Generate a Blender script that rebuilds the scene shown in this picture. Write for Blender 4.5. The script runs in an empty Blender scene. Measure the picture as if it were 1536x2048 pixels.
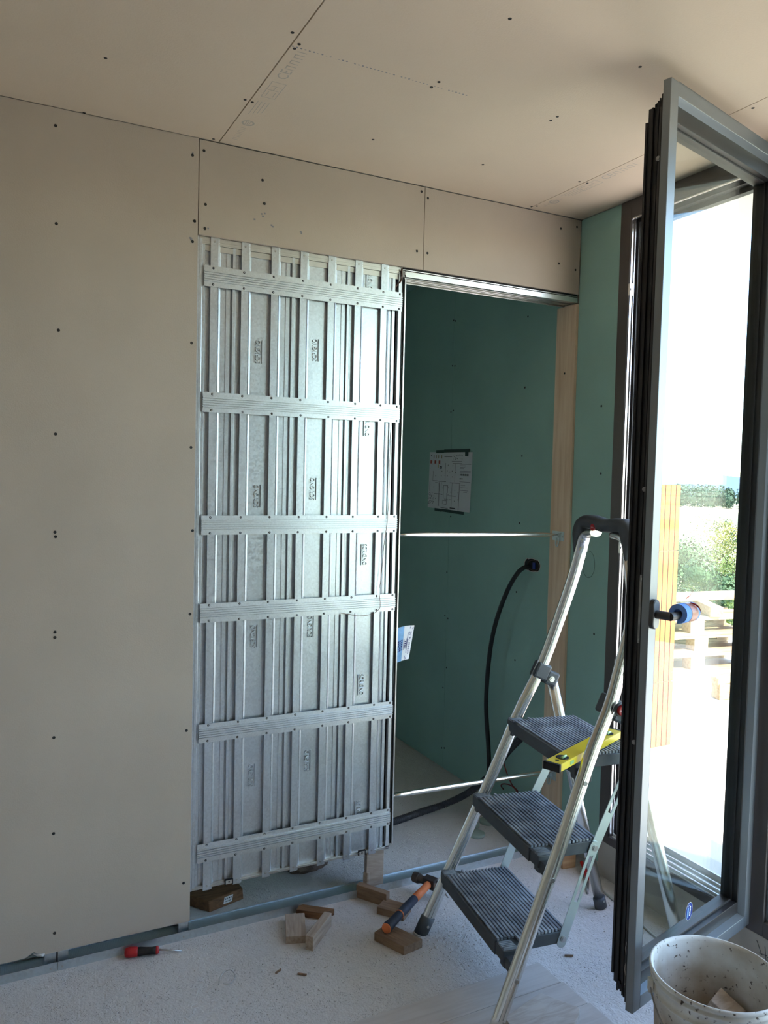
import bpy, bmesh, math, random
from mathutils import Vector, Matrix
random.seed(7)
SC = bpy.context.scene
COL = SC.collection
V = Vector

# ------------------------------------------------------------------ camera
cam_d = bpy.data.cameras.new('camera')
cam_d.sensor_fit = 'VERTICAL'
cam_d.sensor_height = 24.0
cam_d.lens = 24.0 * 1586.7 / 2048.0
cam_d.clip_start = 0.02
cam_d.clip_end = 6000
cam = bpy.data.objects.new('camera', cam_d)
COL.objects.link(cam)
yaw, pitch, roll = 0.4724, -0.0474, 0.0232
fw = V((math.sin(yaw)*math.cos(pitch), math.cos(yaw)*math.cos(pitch), math.sin(pitch)))
rt = V((math.cos(yaw), -math.sin(yaw), 0)); up = rt.cross(fw)
r2 = math.cos(roll)*rt + math.sin(roll)*up
u2 = -math.sin(roll)*rt + math.cos(roll)*up
cam.matrix_world = Matrix(((r2.x, u2.x, -fw.x, 0.0), (r2.y, u2.y, -fw.y, -2.6087), (r2.z, u2.z, -fw.z, 1.5826), (0, 0, 0, 1)))
SC.camera = cam

# ------------------------------------------------------------------ world, sun, exposure
world = bpy.data.worlds.new('sky'); SC.world = world; world.use_nodes = True
wn = world.node_tree; wn.nodes.clear()
wo = wn.nodes.new('ShaderNodeOutputWorld'); wb = wn.nodes.new('ShaderNodeBackground'); ws = wn.nodes.new('ShaderNodeTexSky')
ws.sky_type = 'NISHITA'; ws.sun_disc = False
ws.sun_elevation = math.radians(48); ws.sun_rotation = math.radians(172)
ws.air_density = 1.0; ws.dust_density = 0.6; ws.ozone_density = 2.5
wb.inputs['Strength'].default_value = 0.43
wn.links.new(ws.outputs[0], wb.inputs[0]); wn.links.new(wb.outputs[0], wo.inputs[0])
sun_d = bpy.data.lights.new('sun', 'SUN'); sun_d.energy = 5.5; sun_d.angle = 0.0093; sun_d.color = (1.0, 0.91, 0.78)
sun = bpy.data.objects.new('sun', sun_d); COL.objects.link(sun)
az = math.radians(8); el = math.radians(48)
sdir = V((math.sin(az)*math.cos(el), -math.cos(az)*math.cos(el), math.sin(el)))
sun.rotation_euler = sdir.to_track_quat('Z', 'Y').to_euler()
sun.location = (4, -6, 8)
SC.view_settings.view_transform = 'Standard'; SC.view_settings.look = 'None'
SC.view_settings.gamma = 1.0; SC.view_settings.use_curve_mapping = False
SC.view_settings.exposure = 1.70
try:
    SC.cycles.max_bounces = 14; SC.cycles.diffuse_bounces = 8; SC.cycles.transparent_max_bounces = 16
    SC.cycles.sample_clamp_indirect = 8.0
except Exception:
    pass

# ------------------------------------------------------------------ materials
def new_mat(name):
    m = bpy.data.materials.new(name); m.use_nodes = True
    nt = m.node_tree
    return m, nt, nt.nodes['Principled BSDF']

def mat(name, col, rough=0.6, metal=0.0, var=0.0, vscale=6.0, bump=0.0, bscale=80.0, stretch=None, col2=None, thr=None, coat=0.0, detail=4.0, spec=None):
    """principled material; var / col2 mottle the colour, bump adds fine relief"""
    m, nt, b = new_mat(name)
    b.inputs['Base Color'].default_value = (*col, 1); b.inputs['Roughness'].default_value = rough; b.inputs['Metallic'].default_value = metal
    if spec is not None: b.inputs['Specular IOR Level'].default_value = spec
    if coat: b.inputs['Coat Weight'].default_value = coat
    tc = nt.nodes.new('ShaderNodeTexCoord'); mp = nt.nodes.new('ShaderNodeMapping')
    nt.links.new(tc.outputs['Object'], mp.inputs['Vector'])
    if stretch: mp.inputs['Scale'].default_value = stretch
    if var or col2:
        n = nt.nodes.new('ShaderNodeTexNoise'); n.inputs['Scale'].default_value = vscale; n.inputs['Detail'].default_value = detail
        nt.links.new(mp.outputs[0], n.inputs['Vector'])
        r = nt.nodes.new('ShaderNodeValToRGB')
        c2 = col2 if col2 else tuple(c*(1-var) for c in col)
        c1 = col if col2 else tuple(min(1, c*(1+var)) for c in col)
        lo, hi = thr if thr else (0.3, 0.7)
        r.color_ramp.elements[0].position = lo; r.color_ramp.elements[0].color = (*c2, 1)
        r.color_ramp.elements[1].position = hi; r.color_ramp.elements[1].color = (*c1, 1)
        nt.links.new(n.outputs[0], r.inputs[0]); nt.links.new(r.outputs[0], b.inputs['Base Color'])
    if bump:
        n2 = nt.nodes.new('ShaderNodeTexNoise'); n2.inputs['Scale'].default_value = bscale; n2.inputs['Detail'].default_value = 3
        nt.links.new(mp.outputs[0], n2.inputs['Vector'])
        bp = nt.nodes.new('ShaderNodeBump'); bp.inputs['Strength'].default_value = bump; bp.inputs['Distance'].default_value = 0.004
        nt.links.new(n2.outputs[0], bp.inputs['Height']); nt.links.new(bp.outputs[0], b.inputs['Normal'])
    return m

def wood_mat(name, c1, c2, axis=(1, 14, 14), scale=5.0, rough=0.75):
    m, nt, b = new_mat(name)
    b.inputs['Roughness'].default_value = rough
    tc = nt.nodes.new('ShaderNodeTexCoord'); mp = nt.nodes.new('ShaderNodeMapping'); mp.inputs['Scale'].default_value = axis
    nt.links.new(tc.outputs['Object'], mp.inputs['Vector'])
    n = nt.nodes.new('ShaderNodeTexNoise'); n.inputs['Scale'].default_value = scale; n.inputs['Detail'].default_value = 6; n.inputs['Distortion'].default_value = 0.6
    nt.links.new(mp.outputs[0], n.inputs['Vector'])
    r = nt.nodes.new('ShaderNodeValToRGB')
    r.color_ramp.elements[0].position = 0.32; r.color_ramp.elements[0].color = (*c2, 1)
    r.color_ramp.elements[1].position = 0.62; r.color_ramp.elements[1].color = (*c1, 1)
    nt.links.new(n.outputs[0], r.inputs[0]); nt.links.new(r.outputs[0], b.inputs['Base Color'])
    bp = nt.nodes.new('ShaderNodeBump'); bp.inputs['Strength'].default_value = 0.25; bp.inputs['Distance'].default_value = 0.002
    nt.links.new(n.outputs[0], bp.inputs['Height']); nt.links.new(bp.outputs[0], b.inputs['Normal'])
    return m

def galv_mat(name, base, rough, scale=160.0):
    m, nt, b = new_mat(name)
    b.inputs['Metallic'].default_value = 0.97
    tc = nt.nodes.new('ShaderNodeTexCoord')
    v = nt.nodes.new('ShaderNodeTexVoronoi'); v.inputs['Scale'].default_value = scale
    nt.links.new(tc.outputs['Object'], v.inputs['Vector'])
    r = nt.nodes.new('ShaderNodeValToRGB')
    r.color_ramp.elements[0].color = (*[c*0.9 for c in base], 1); r.color_ramp.elements[1].color = (*[min(1, c*1.08) for c in base], 1)
    nt.links.new(v.outputs['Color'], r.inputs[0]); nt.links.new(r.outputs[0], b.inputs['Base Color'])
    mr = nt.nodes.new('ShaderNodeMapRange'); mr.inputs[3].default_value = rough-0.06; mr.inputs[4].default_value = rough+0.08
    nt.links.new(v.outputs['Color'], mr.inputs[0]); nt.links.new(mr.outputs[0], b.inputs['Roughness'])
    return m

def floor_mat():
    m, nt, b = new_mat('rough_screed')
    b.inputs['Roughness'].default_value = 0.9
    tc = nt.nodes.new('ShaderNodeTexCoord')
    def noise(s, d=6, out=0):
        n = nt.nodes.new('ShaderNodeTexNoise'); n.inputs['Scale'].default_value = s; n.inputs['Detail'].default_value = d
        nt.links.new(tc.outputs['Object'], n.inputs['Vector']); return n.outputs[0]
    big = noise(2.2); mid = noise(38); fine = noise(150, 3)
    r = nt.nodes.new('ShaderNodeValToRGB')
    r.color_ramp.elements[0].position = 0.3; r.color_ramp.elements[0].color = (0.58, 0.555, 0.535, 1)
    r.color_ramp.elements[1].position = 0.7; r.color_ramp.elements[1].color = (0.70, 0.67, 0.645, 1)
    nt.links.new(big, r.inputs[0])
    # pits: small dark holes in the rough surface
    vor = nt.nodes.new('ShaderNodeTexVoronoi'); vor.inputs['Scale'].default_value = 130
    wv = nt.nodes.new('ShaderNodeTexNoise'); wv.inputs['Scale'].default_value = 60; nt.links.new(tc.outputs['Object'], wv.inputs['Vector'])
    wa = nt.nodes.new('ShaderNodeMixRGB'); wa.blend_type = 'ADD'; wa.inputs[0].default_value = 0.016
    nt.links.new(tc.outputs['Object'], wa.inputs[1]); nt.links.new(wv.outputs['Color'], wa.inputs[2]); nt.links.new(wa.outputs[0], vor.inputs['Vector'])
    pr = nt.nodes.new('ShaderNodeValToRGB'); pr.color_ramp.elements[0].position = 0.05; pr.color_ramp.elements[0].color = (0, 0, 0, 1)
    pr.color_ramp.elements[1].position = 0.30; pr.color_ramp.elements[1].color = (1, 1, 1, 1)
    nt.links.new(vor.outputs['Distance'], pr.inputs[0])
    pm = nt.nodes.new('ShaderNodeMath'); pm.operation = 'ADD'; pm.use_clamp = True
    gate = nt.nodes.new('ShaderNodeValToRGB'); gate.color_ramp.elements[0].position = 0.40; gate.color_ramp.elements[0].color = (1, 1, 1, 1)
    gate.color_ramp.elements[1].position = 0.52; gate.color_ramp.elements[1].color = (0, 0, 0, 1)
    nt.links.new(noise(14, 4), gate.inputs[0])
    nt.links.new(pr.outputs[0], pm.inputs[0]); nt.links.new(gate.outputs[0], pm.inputs[1])
    mx = nt.nodes.new('ShaderNodeMixRGB'); mx.blend_type = 'MULTIPLY'; mx.inputs[0].default_value = 0.22
    nt.links.new(r.outputs[0], mx.inputs[1]); nt.links.new(pm.outputs[0], mx.inputs[2])
    nt.links.new(mx.outputs[0], b.inputs['Base Color'])
    a1 = nt.nodes.new('ShaderNodeMath'); a1.operation = 'MULTIPLY_ADD'; a1.inputs[1].default_value = 0.9
    nt.links.new(pm.outputs[0], a1.inputs[0]); nt.links.new(mid, a1.inputs[2])
    a2 = nt.nodes.new('ShaderNodeMath'); a2.operation = 'MULTIPLY_ADD'; a2.inputs[1].default_value = 0.5
    nt.links.new(fine, a2.inputs[0]); nt.links.new(a1.outputs[0], a2.inputs[2])
    bp = nt.nodes.new('ShaderNodeBump'); bp.inputs['Strength'].default_value = 0.62; bp.inputs['Distance'].default_value = 0.011
    nt.links.new(a2.outputs[0], bp.inputs['Height']); nt.links.new(bp.outputs[0], b.inputs['Normal'])
    return m

def glass_mat(name, tint=(0.96, 0.985, 0.97)):
    m = bpy.data.materials.new(name); m.use_nodes = True; nt = m.node_tree; nt.nodes.clear()
    o = nt.nodes.new('ShaderNodeOutputMaterial'); mx = nt.nodes.new('ShaderNodeMixShader')
    t = nt.nodes.new('ShaderNodeBsdfTransparent'); t.inputs[0].default_value = (*tint, 1)
    g = nt.nodes.new('ShaderNodeBsdfGlossy'); g.inputs['Roughness'].default_value = 0.0
    lw = nt.nodes.new('ShaderNodeLayerWeight'); lw.inputs[0].default_value = 0.5
    pw = nt.nodes.new('ShaderNodeMath'); pw.operation = 'POWER'; pw.inputs[1].default_value = 5.0
    f = nt.nodes.new('ShaderNodeMath'); f.operation = 'MULTIPLY_ADD'; f.inputs[1].default_value = 0.6; f.inputs[2].default_value = 0.013
    nt.links.new(lw.outputs['Facing'], pw.inputs[0]); nt.links.new(pw.outputs[0], f.inputs[0])
    nt.links.new(f.outputs[0], mx.inputs[0]); nt.links.new(t.outputs[0], mx.inputs[1]); nt.links.new(g.outputs[0], mx.inputs[2])
    nt.links.new(mx.outputs[0], o.inputs[0])
    return m

M = {}
M['paper'] = mat('plasterboard_paper', (0.475, 0.397, 0.322), 0.92, var=0.05, vscale=3, bump=0.12, bscale=220)
M['ceil'] = mat('ceiling_board_paper', (0.605, 0.49, 0.37), 0.92, var=0.04, vscale=2, bump=0.10, bscale=200)
M['green'] = mat('green_board_paper', (0.30, 0.49, 0.43), 0.9, var=0.06, vscale=3, bump=0.12, bscale=220)
M['core'] = mat('gypsum_core', (0.62, 0.60, 0.57), 0.95, var=0.1, vscale=30, bump=0.3)
M['plain_wall'] = mat('site_plaster', (0.60, 0.56, 0.50), 0.95, var=0.06, vscale=2)
M['screed'] = floor_mat()
M['concrete'] = mat('upstand_concrete', (0.46, 0.43, 0.38), 0.92, var=0.18, vscale=5, bump=0.35, bscale=60)
M['terrace'] = mat('terrace_screed', (0.72, 0.66, 0.57), 0.95, var=0.06, vscale=1.5, bump=0.2, bscale=30)
M['galv'] = galv_mat('galvanised_steel', (0.655, 0.69, 0.725), 0.36)
M['galv_strip'] = galv_mat('galvanised_strip', (0.68, 0.70, 0.715), 0.42, 220)
M['track'] = galv_mat('galvanised_track', (0.60, 0.66, 0.69), 0.40, 120)
M['knurl'] = None
M['alu'] = mat('aluminium', (0.80, 0.79, 0.76), 0.30, 1.0)
M['alu_pol'] = mat('polished_aluminium', (0.84, 0.82, 0.77), 0.22, 1.0)
M['alu_dull'] = mat('scuffed_aluminium', (0.62, 0.60, 0.56), 0.42, 1.0, var=0.12, vscale=14)
M['zinc'] = mat('zinc_plated_steel', (0.58, 0.66, 0.655), 0.38, 0.9)
M['steel'] = mat('steel', (0.55, 0.55, 0.54), 0.35, 1.0)
M['screw'] = mat('black_phosphate_screw', (0.012, 0.011, 0.010), 0.55)
M['screw_steel'] = mat('dark_steel_screw', (0.10, 0.10, 0.10), 0.4, 0.9)
M['rubber'] = mat('black_rubber', (0.013, 0.012, 0.012), 0.55)
M['blackp'] = mat('black_profile', (0.020, 0.018, 0.018), 0.45)
M['sash'] = mat('grey_powder_coat', (0.25, 0.275, 0.29), 0.34, 0.55)
M['frame'] = mat('brown_grey_powder_coat', (0.085, 0.072, 0.066), 0.45)
M['glass'] = glass_mat('clear_glass')
M['chrome'] = mat('bright_steel_gear', (0.85, 0.85, 0.86), 0.25, 1.0)
M['lock'] = mat('dull_zinc_plate', (0.34, 0.33, 0.315), 0.45, 0.7, var=0.3, vscale=30)
M['handle'] = mat('anthracite_handle', (0.055, 0.052, 0.052), 0.4)
M['foam'] = mat('blue_foam', (0.19, 0.38, 0.88), 0.95, bump=0.4, bscale=160)
M['tape'] = mat('brown_tape', (0.42, 0.16, 0.09), 0.35)
M['ribbon'] = mat('red_ribbon', (0.42, 0.03, 0.015), 0.5)
M['char'] = mat('charcoal_plastic', (0.058, 0.066, 0.075), 0.5, var=0.15, vscale=20)
M['char_dust'] = mat('dusty_charcoal_plastic', (0.36, 0.38, 0.41), 0.65, col2=(0.15, 0.165, 0.19), vscale=16, thr=(0.35, 0.68))
M['red'] = mat('red_plastic', (0.45, 0.015, 0.02), 0.35)
M['white'] = mat('white_print', (0.85, 0.85, 0.85), 0.6)
M['yellow'] = mat('yellow_paint', (0.78, 0.56, 0.006), 0.4)
M['vial'] = mat('green_vial', (0.35, 0.55, 0.25), 0.15)
M['pine'] = wood_mat('planed_pine', (0.78, 0.61, 0.44), (0.66, 0.47, 0.31), axis=(16, 16, 1.0), scale=3.2)
M['pine_new'] = wood_mat('fresh_pine', (0.55, 0.36, 0.19), (0.40, 0.23, 0.11), axis=(2, 14, 14), scale=4)
M['brown_wood'] = wood_mat('brown_wood', (0.23, 0.115, 0.05), (0.13, 0.06, 0.025), axis=(2, 12, 12), scale=7)
M['old_wood'] = wood_mat('dusty_wood', (0.47, 0.38, 0.31), (0.33, 0.25, 0.19), axis=(2, 16, 16), scale=5)
M['mid_wood'] = wood_mat('worn_brown_wood', (0.30, 0.20, 0.13), (0.19, 0.115, 0.07), axis=(2, 14, 14), scale=5)
M['plank'] = wood_mat('dust_covered_plank', (0.56, 0.52, 0.49), (0.49, 0.445, 0.415), axis=(1.2, 14, 14), scale=4, rough=0.9)
M['plank2'] = wood_mat('dust_covered_broken_board', (0.57, 0.52, 0.475), (0.45, 0.385, 0.335), axis=(3, 16, 16), scale=5, rough=0.9)
M['rubble'] = mat('brick_rubble', (0.17, 0.12, 0.09), 0.95, var=0.3, vscale=30, bump=0.6, bscale=60)
M['label'] = mat('white_label', (0.80, 0.80, 0.78), 0.5)
M['label_blue'] = mat('pale_blue_print', (0.22, 0.42, 0.66), 0.5, var=0.15, vscale=40)
M['navy'] = mat('navy_ink', (0.02, 0.022, 0.15), 0.5)
M['ink'] = mat('black_ink', (0.03, 0.03, 0.035), 0.7)
M['ink_soft'] = mat('grey_ink', (0.22, 0.22, 0.25), 0.7)
M['stamp'] = mat('board_stamp_ink', (0.42, 0.37, 0.315), 0.9)
M['sheet'] = mat('printer_paper', (0.66, 0.67, 0.69), 0.8)
M['red_ink'] = mat('red_ink', (0.40, 0.05, 0.03), 0.7)
M['tan_ink'] = mat('tan_ink', (0.42, 0.30, 0.08), 0.7)
M['gtape'] = mat('dark_green_tape', (0.008, 0.045, 0.040), 0.45)
M['sticker'] = mat('blue_sticker', (0.012, 0.035, 0.22), 0.3)
M['hole'] = mat('dark_cavity', (0.012, 0.011, 0.011), 0.9)
M['blue_box'] = mat('blue_plastic', (0.015, 0.03, 0.20), 0.4)
M['cable'] = mat('black_cable', (0.012, 0.013, 0.014), 0.5)
M['conduit'] = mat('grey_conduit', (0.040, 0.042, 0.050), 0.5)
M['wire_red'] = mat('red_wire', (0.22, 0.02, 0.02), 0.4)
M['wire_cu'] = mat('thin_brown_wire', (0.20, 0.13, 0.10), 0.45)
M['orange'] = mat('orange_rubber', (0.72, 0.19, 0.06), 0.6, var=0.1, vscale=30)
M['navy_rubber'] = mat('blue_black_rubber', (0.025, 0.03, 0.05), 0.6, var=0.3, vscale=40)
M['iron'] = mat('forged_steel', (0.075, 0.062, 0.055), 0.5, 0.5, var=0.3, vscale=30)
M['scraped'] = mat('scraped_steel', (0.35, 0.33, 0.31), 0.4, 0.8)
M['gypsum_green'] = mat('green_board_offcut', (0.30, 0.38, 0.33), 0.9)
M['sand'] = mat('site_dust', (0.56, 0.53, 0.50), 0.95)

def bucket_mat():
    m, nt, b = new_mat('mortar_stained_plastic')
    b.inputs['Roughness'].default_value = 0.55
    tc = nt.nodes.new('ShaderNodeTexCoord')
    n = nt.nodes.new('ShaderNodeTexNoise'); n.inputs['Scale'].default_value = 80; n.inputs['Detail'].default_value = 5
    nt.links.new(tc.outputs['Object'], n.inputs['Vector'])
    r = nt.nodes.new('ShaderNodeValToRGB'); r.color_ramp.elements[0].position = 0.63; r.color_ramp.elements[0].color = (0, 0, 0, 1)
    r.color_ramp.elements[1].position = 0.70; r.color_ramp.elements[1].color = (1, 1, 1, 1)
    nt.links.new(n.outputs[0], r.inputs[0])
    n2 = nt.nodes.new('ShaderNodeTexNoise'); n2.inputs['Scale'].default_value = 7; n2.inputs['Detail'].default_value = 6
    nt.links.new(tc.outputs['Object'], n2.inputs['Vector'])
    sx = nt.nodes.new('ShaderNodeSeparateXYZ'); nt.links.new(tc.outputs['Object'], sx.inputs[0])
    mr = nt.nodes.new('ShaderNodeMapRange'); mr.inputs[1].default_value = 0.31; mr.inputs[2].default_value = 0.17; mr.inputs[3].default_value = -0.05; mr.inputs[4].default_value = 0.36
    nt.links.new(sx.outputs['Z'], mr.inputs[0])
    ad = nt.nodes.new('ShaderNodeMath'); ad.operation = 'ADD'; nt.links.new(n2.outputs[0], ad.inputs[0]); nt.links.new(mr.outputs[0], ad.inputs[1])
    r2_ = nt.nodes.new('ShaderNodeValToRGB')
    r2_.color_ramp.elements[0].position = 0.38; r2_.color_ramp.elements[0].color = (0.74, 0.74, 0.70, 1)
    r2_.color_ramp.elements[1].position = 0.72; r2_.color_ramp.elements[1].color = (0.36, 0.27, 0.18, 1)
    nt.links.new(ad.outputs[0], r2_.inputs[0])
    mx = nt.nodes.new('ShaderNodeMixRGB'); mx.inputs[2].default_value = (0.07, 0.045, 0.03, 1)
    nt.links.new(r.outputs[0], mx.inputs[0]); nt.links.new(r2_.outputs[0], mx.inputs[1]); nt.links.new(mx.outputs[0], b.inputs['Base Color'])
    bp = nt.nodes.new('ShaderNodeBump'); bp.inputs['Strength'].default_value = 0.3; bp.inputs['Distance'].default_value = 0.003
    nt.links.new(n2.outputs[0], bp.inputs['Height']); nt.links.new(bp.outputs[0], b.inputs['Normal'])
    return m
M['bucket'] = bucket_mat()

def knurl_mat():
    m, nt, b = new_mat('knurled_galvanised_steel')
    b.inputs['Metallic'].default_value = 0.85; b.inputs['Roughness'].default_value = 0.38
    b.inputs['Base Color'].default_value = (0.58, 0.66, 0.70, 1)
    tc = nt.nodes.new('ShaderNodeTexCoord'); mp = nt.nodes.new('ShaderNodeMapping'); mp.inputs['Scale'].default_value = (190, 190, 190)
    nt.links.new(tc.outputs['Object'], mp.inputs['Vector'])
    v = nt.nodes.new('ShaderNodeTexVoronoi'); v.inputs['Scale'].default_value = 1.0; v.inputs['Randomness'].default_value = 0.0
    nt.links.new(mp.outputs[0], v.inputs['Vector'])
    bp = nt.nodes.new('ShaderNodeBump'); bp.inputs['Strength'].default_value = 0.9; bp.inputs['Distance'].default_value = 0.002; bp.invert = True
    nt.links.new(v.outputs['Distance'], bp.inputs['Height']); nt.links.new(bp.outputs[0], b.inputs['Normal'])
    return m
M['knurl'] = knurl_mat()

# ------------------------------------------------------------------ mesh builder
class MB:
    def __init__(s): s.v = []; s.f = []; s.m = []; s.sm = []
    def add(s, vs, fs, mi=0, smooth=False):
        o = len(s.v); s.v += [tuple(v) for v in vs]
        for f in fs: s.f.append([o+i for i in f]); s.m.append(mi); s.sm.append(smooth)
        return s
    def box(s, a, b, mi=0):
        x0, y0, z0 = [min(p, q) for p, q in zip(a, b)]; x1, y1, z1 = [max(p, q) for p, q in zip(a, b)]
        vs = [(x0,y0,z0),(x1,y0,z0),(x1,y1,z0),(x0,y1,z0),(x0,y0,z1),(x1,y0,z1),(x1,y1,z1),(x0,y1,z1)]
        return s.add(vs, [(0,3,2,1),(4,5,6,7),(0,1,5,4),(1,2,6,5),(2,3,7,6),(3,0,4,7)], mi)
    def obox(s, c, X, Y, Z, mi=0):
        """box from centre and three half-axis vectors"""
        c = V(c); X = V(X); Y = V(Y); Z = V(Z)
        vs = [c-X-Y-Z, c+X-Y-Z, c+X+Y-Z, c-X+Y-Z, c-X-Y+Z, c+X-Y+Z, c+X+Y+Z, c-X+Y+Z]
        return s.add(vs, [(0,3,2,1),(4,5,6,7),(0,1,5,4),(1,2,6,5),(2,3,7,6),(3,0,4,7)], mi)
    def prism(s, poly, h0, h1, fn, mi=0, caps=True, smooth=False):
        """poly of (a,b); fn(a,b,h)->xyz"""
        n = len(poly)
        vs = [fn(a, b, h0) for a, b in poly] + [fn(a, b, h1) for a, b in poly]
        fs = [(i, (i+1) % n, n+(i+1) % n, n+i) for i in range(n)]
        s.add(vs, fs, mi, smooth)
        if caps: s.add(vs, [tuple(range(n))[::-1], tuple(range(n, 2*n))], mi)
        return s
    def tube(s, pts, r, seg=12, caps=True, ref=None, rb=None, mi=0, smooth=True):
        """swept round or elliptical tube; ref fixes the second section axis"""
        pts = [V(p) for p in pts]; n = len(pts)
        rr = r if isinstance(r, (list, tuple)) else [r]*n
        rings = []; prev = None
        for i, p in enumerate(pts):
            t = (pts[min(i+1, n-1)] - pts[max(i-1, 0)]).normalized()
            if ref is not None: b = V(ref)
            else:
                b = prev if prev is not None else (V((0, 0, 1)) if abs(t.z) < 0.9 else V((1, 0, 0)))
            b = (b - t*b.dot(t)).normalized(); a = b.cross(t).normalized(); prev = b
            kb = (rb/r if (rb and not isinstance(r, (list, tuple))) else 1.0)
            rings.append([p + a*math.cos(2*math.pi*k/seg)*rr[i] + b*math.sin(2*math.pi*k/seg)*rr[i]*kb for k in range(seg)])
        vs = [q for R in rings for q in R]
        fs = [(i*seg+k, i*seg+(k+1) % seg, (i+1)*seg+(k+1) % seg, (i+1)*seg+k) for i in range(n-1) for k in range(seg)]
        s.add(vs, fs, mi, smooth)
        if caps: s.add(vs, [tuple(range(seg))[::-1], tuple(range((n-1)*seg, n*seg))], mi)
        return s
    def cyl(s, a, b, r, seg=16, mi=0, r2=None):
        return s.tube([a, b], [r, r if r2 is None else r2], seg, mi=mi)
    def lathe(s, prof, c=(0,0,0), seg=48, mi=0):
        n = len(prof)
        vs = [(c[0]+r*math.cos(2*math.pi*k/seg), c[1]+r*math.sin(2*math.pi*k/seg), c[2]+z) for r, z in prof for k in range(seg)]
        fs = [(i*seg+k, i*seg+(k+1) % seg, (i+1)*seg+(k+1) % seg, (i+1)*seg+k) for i in range(n-1) for k in range(seg)]
        return s.add(vs, fs, mi, True)

WM = {}     # world matrices of built objects (before the depsgraph runs)

def tag(o, label=None, cat=None, group=None, kind=None):
    if label: o['label'] = label
    if cat: o['category'] = cat
    if group: o['group'] = group
    if kind: o['kind'] = kind
    return o

def thing(name, label=None, cat=None, loc=(0,0,0), rz=0.0, group=None, kind=None):
    o = bpy.data.objects.new(name, None); COL.objects.link(o)
    o.empty_display_size = 0.1
    o.location = loc; o.rotation_euler = (0, 0, rz)
    WM[o] = Matrix.Translation(loc) @ Matrix.Rotation(rz, 4, 'Z')
    return tag(o, label, cat, group, kind)

def obj(name, mb, mats, parent=None, local=False, label=None, cat=None, group=None, kind=None, bevel=0, base=None, recalc=True):
    """links a builder as ONE mesh object; world coordinates unless local=True"""
    if not isinstance(mats, (list, tuple)): mats = [mats]
    vs = [V(v) for v in mb.v]
    if parent is not None:
        W = WM[parent]
        if not local:
            inv = W.inverted(); vs = [inv @ v for v in vs]
        off = V((0, 0, 0))
    else:
        xs = [v.x for v in vs]; ys = [v.y for v in vs]; zs = [v.z for v in vs]
        off = V(base) if base else V(((min(xs)+max(xs))/2, (min(ys)+max(ys))/2, min(zs)))
        vs = [v-off for v in vs]
    me = bpy.data.meshes.new(name); me.from_pydata([tuple(v) for v in vs], [], mb.f)
    for m in mats: me.materials.append(m)
    me.polygons.foreach_set('material_index', mb.m); me.polygons.foreach_set('use_smooth', mb.sm)
    if recalc:
        bm = bmesh.new(); bm.from_mesh(me); bmesh.ops.remove_doubles(bm, verts=bm.verts, dist=1e-6)
        bmesh.ops.recalc_face_normals(bm, faces=bm.faces); bm.to_mesh(me); bm.free()
    me.update()
    o = bpy.data.objects.new(name, me); COL.objects.link(o)
    o.location = off
    if parent is not None: o.parent = parent; WM[o] = WM[parent].copy()
    else: WM[o] = Matrix.Translation(off)
    if bevel:
        b = o.modifiers.new('bevel', 'BEVEL'); b.width = bevel; b.segments = 2; b.limit_method = 'ANGLE'; b.angle_limit = math.radians(40)
    return tag(o, label, cat, group, kind)

def inst(src, loc, parent, rot=None):
    """a copy of a part sharing its mesh, placed at a world point under parent"""
    c = src.copy(); COL.objects.link(c); c.parent = parent
    c.location = WM[parent].inverted() @ V(loc)
    if rot is not None: c.rotation_euler = rot
    WM[c] = WM[parent] @ Matrix.Translation(c.location)
    return c

def text_geo(body, size, extrude=0.0):
    cu = bpy.data.curves.new('t', 'FONT'); cu.body = body; cu.size = size; cu.extrude = extrude; cu.resolution_u = 2
    cu.align_x = 'CENTER'; cu.align_y = 'CENTER'
    o = bpy.data.objects.new('t', cu); COL.objects.link(o)
    dg = bpy.context.evaluated_depsgraph_get(); dg.update()
    me = bpy.data.meshes.new_from_object(o.evaluated_get(dg))
    vs = [v.co.copy() for v in me.vertices]; fs = [tuple(p.vertices) for p in me.polygons]
    bpy.data.objects.remove(o); bpy.data.curves.remove(cu); bpy.data.meshes.remove(me)
    return vs, fs

def put_text(mb, body, size, extrude, fn, mi=0, width=None):
    vs, fs = text_geo(body, size, extrude)
    if width:
        w = max(v.x for v in vs)-min(v.x for v in vs); k = width/w
        vs = [V((v.x*k, v.y, v.z)) for v in vs]
    mb.add([fn(v.x, v.y, v.z) for v in vs], fs, mi)

def smooth_path(pts, n=8):
    """Catmull-Rom through pts"""
    P = [V(p) for p in pts]; out = []
    for i in range(len(P)-1):
        p0, p1, p2, p3 = P[max(i-1, 0)], P[i], P[i+1], P[min(i+2, len(P)-1)]
        for k in range(n):
            t = k/n
            out.append(0.5*((2*p1)+(p2-p0)*t+(2*p0-5*p1+4*p2-p3)*t*t+(3*p1-p0-3*p2+p3)*t**3))
    out.append(P[-1]); return out

# ================================================================== STRUCTURE
H = 2.651; XR = 2.2186; XB = 2.235
Y0 = -4.8; XL = -2.0; YB = 2.5

obj('floor', MB().box((XL, Y0, -0.12), (2.30, YB, 0)), M['screed'], kind='structure')

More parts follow.
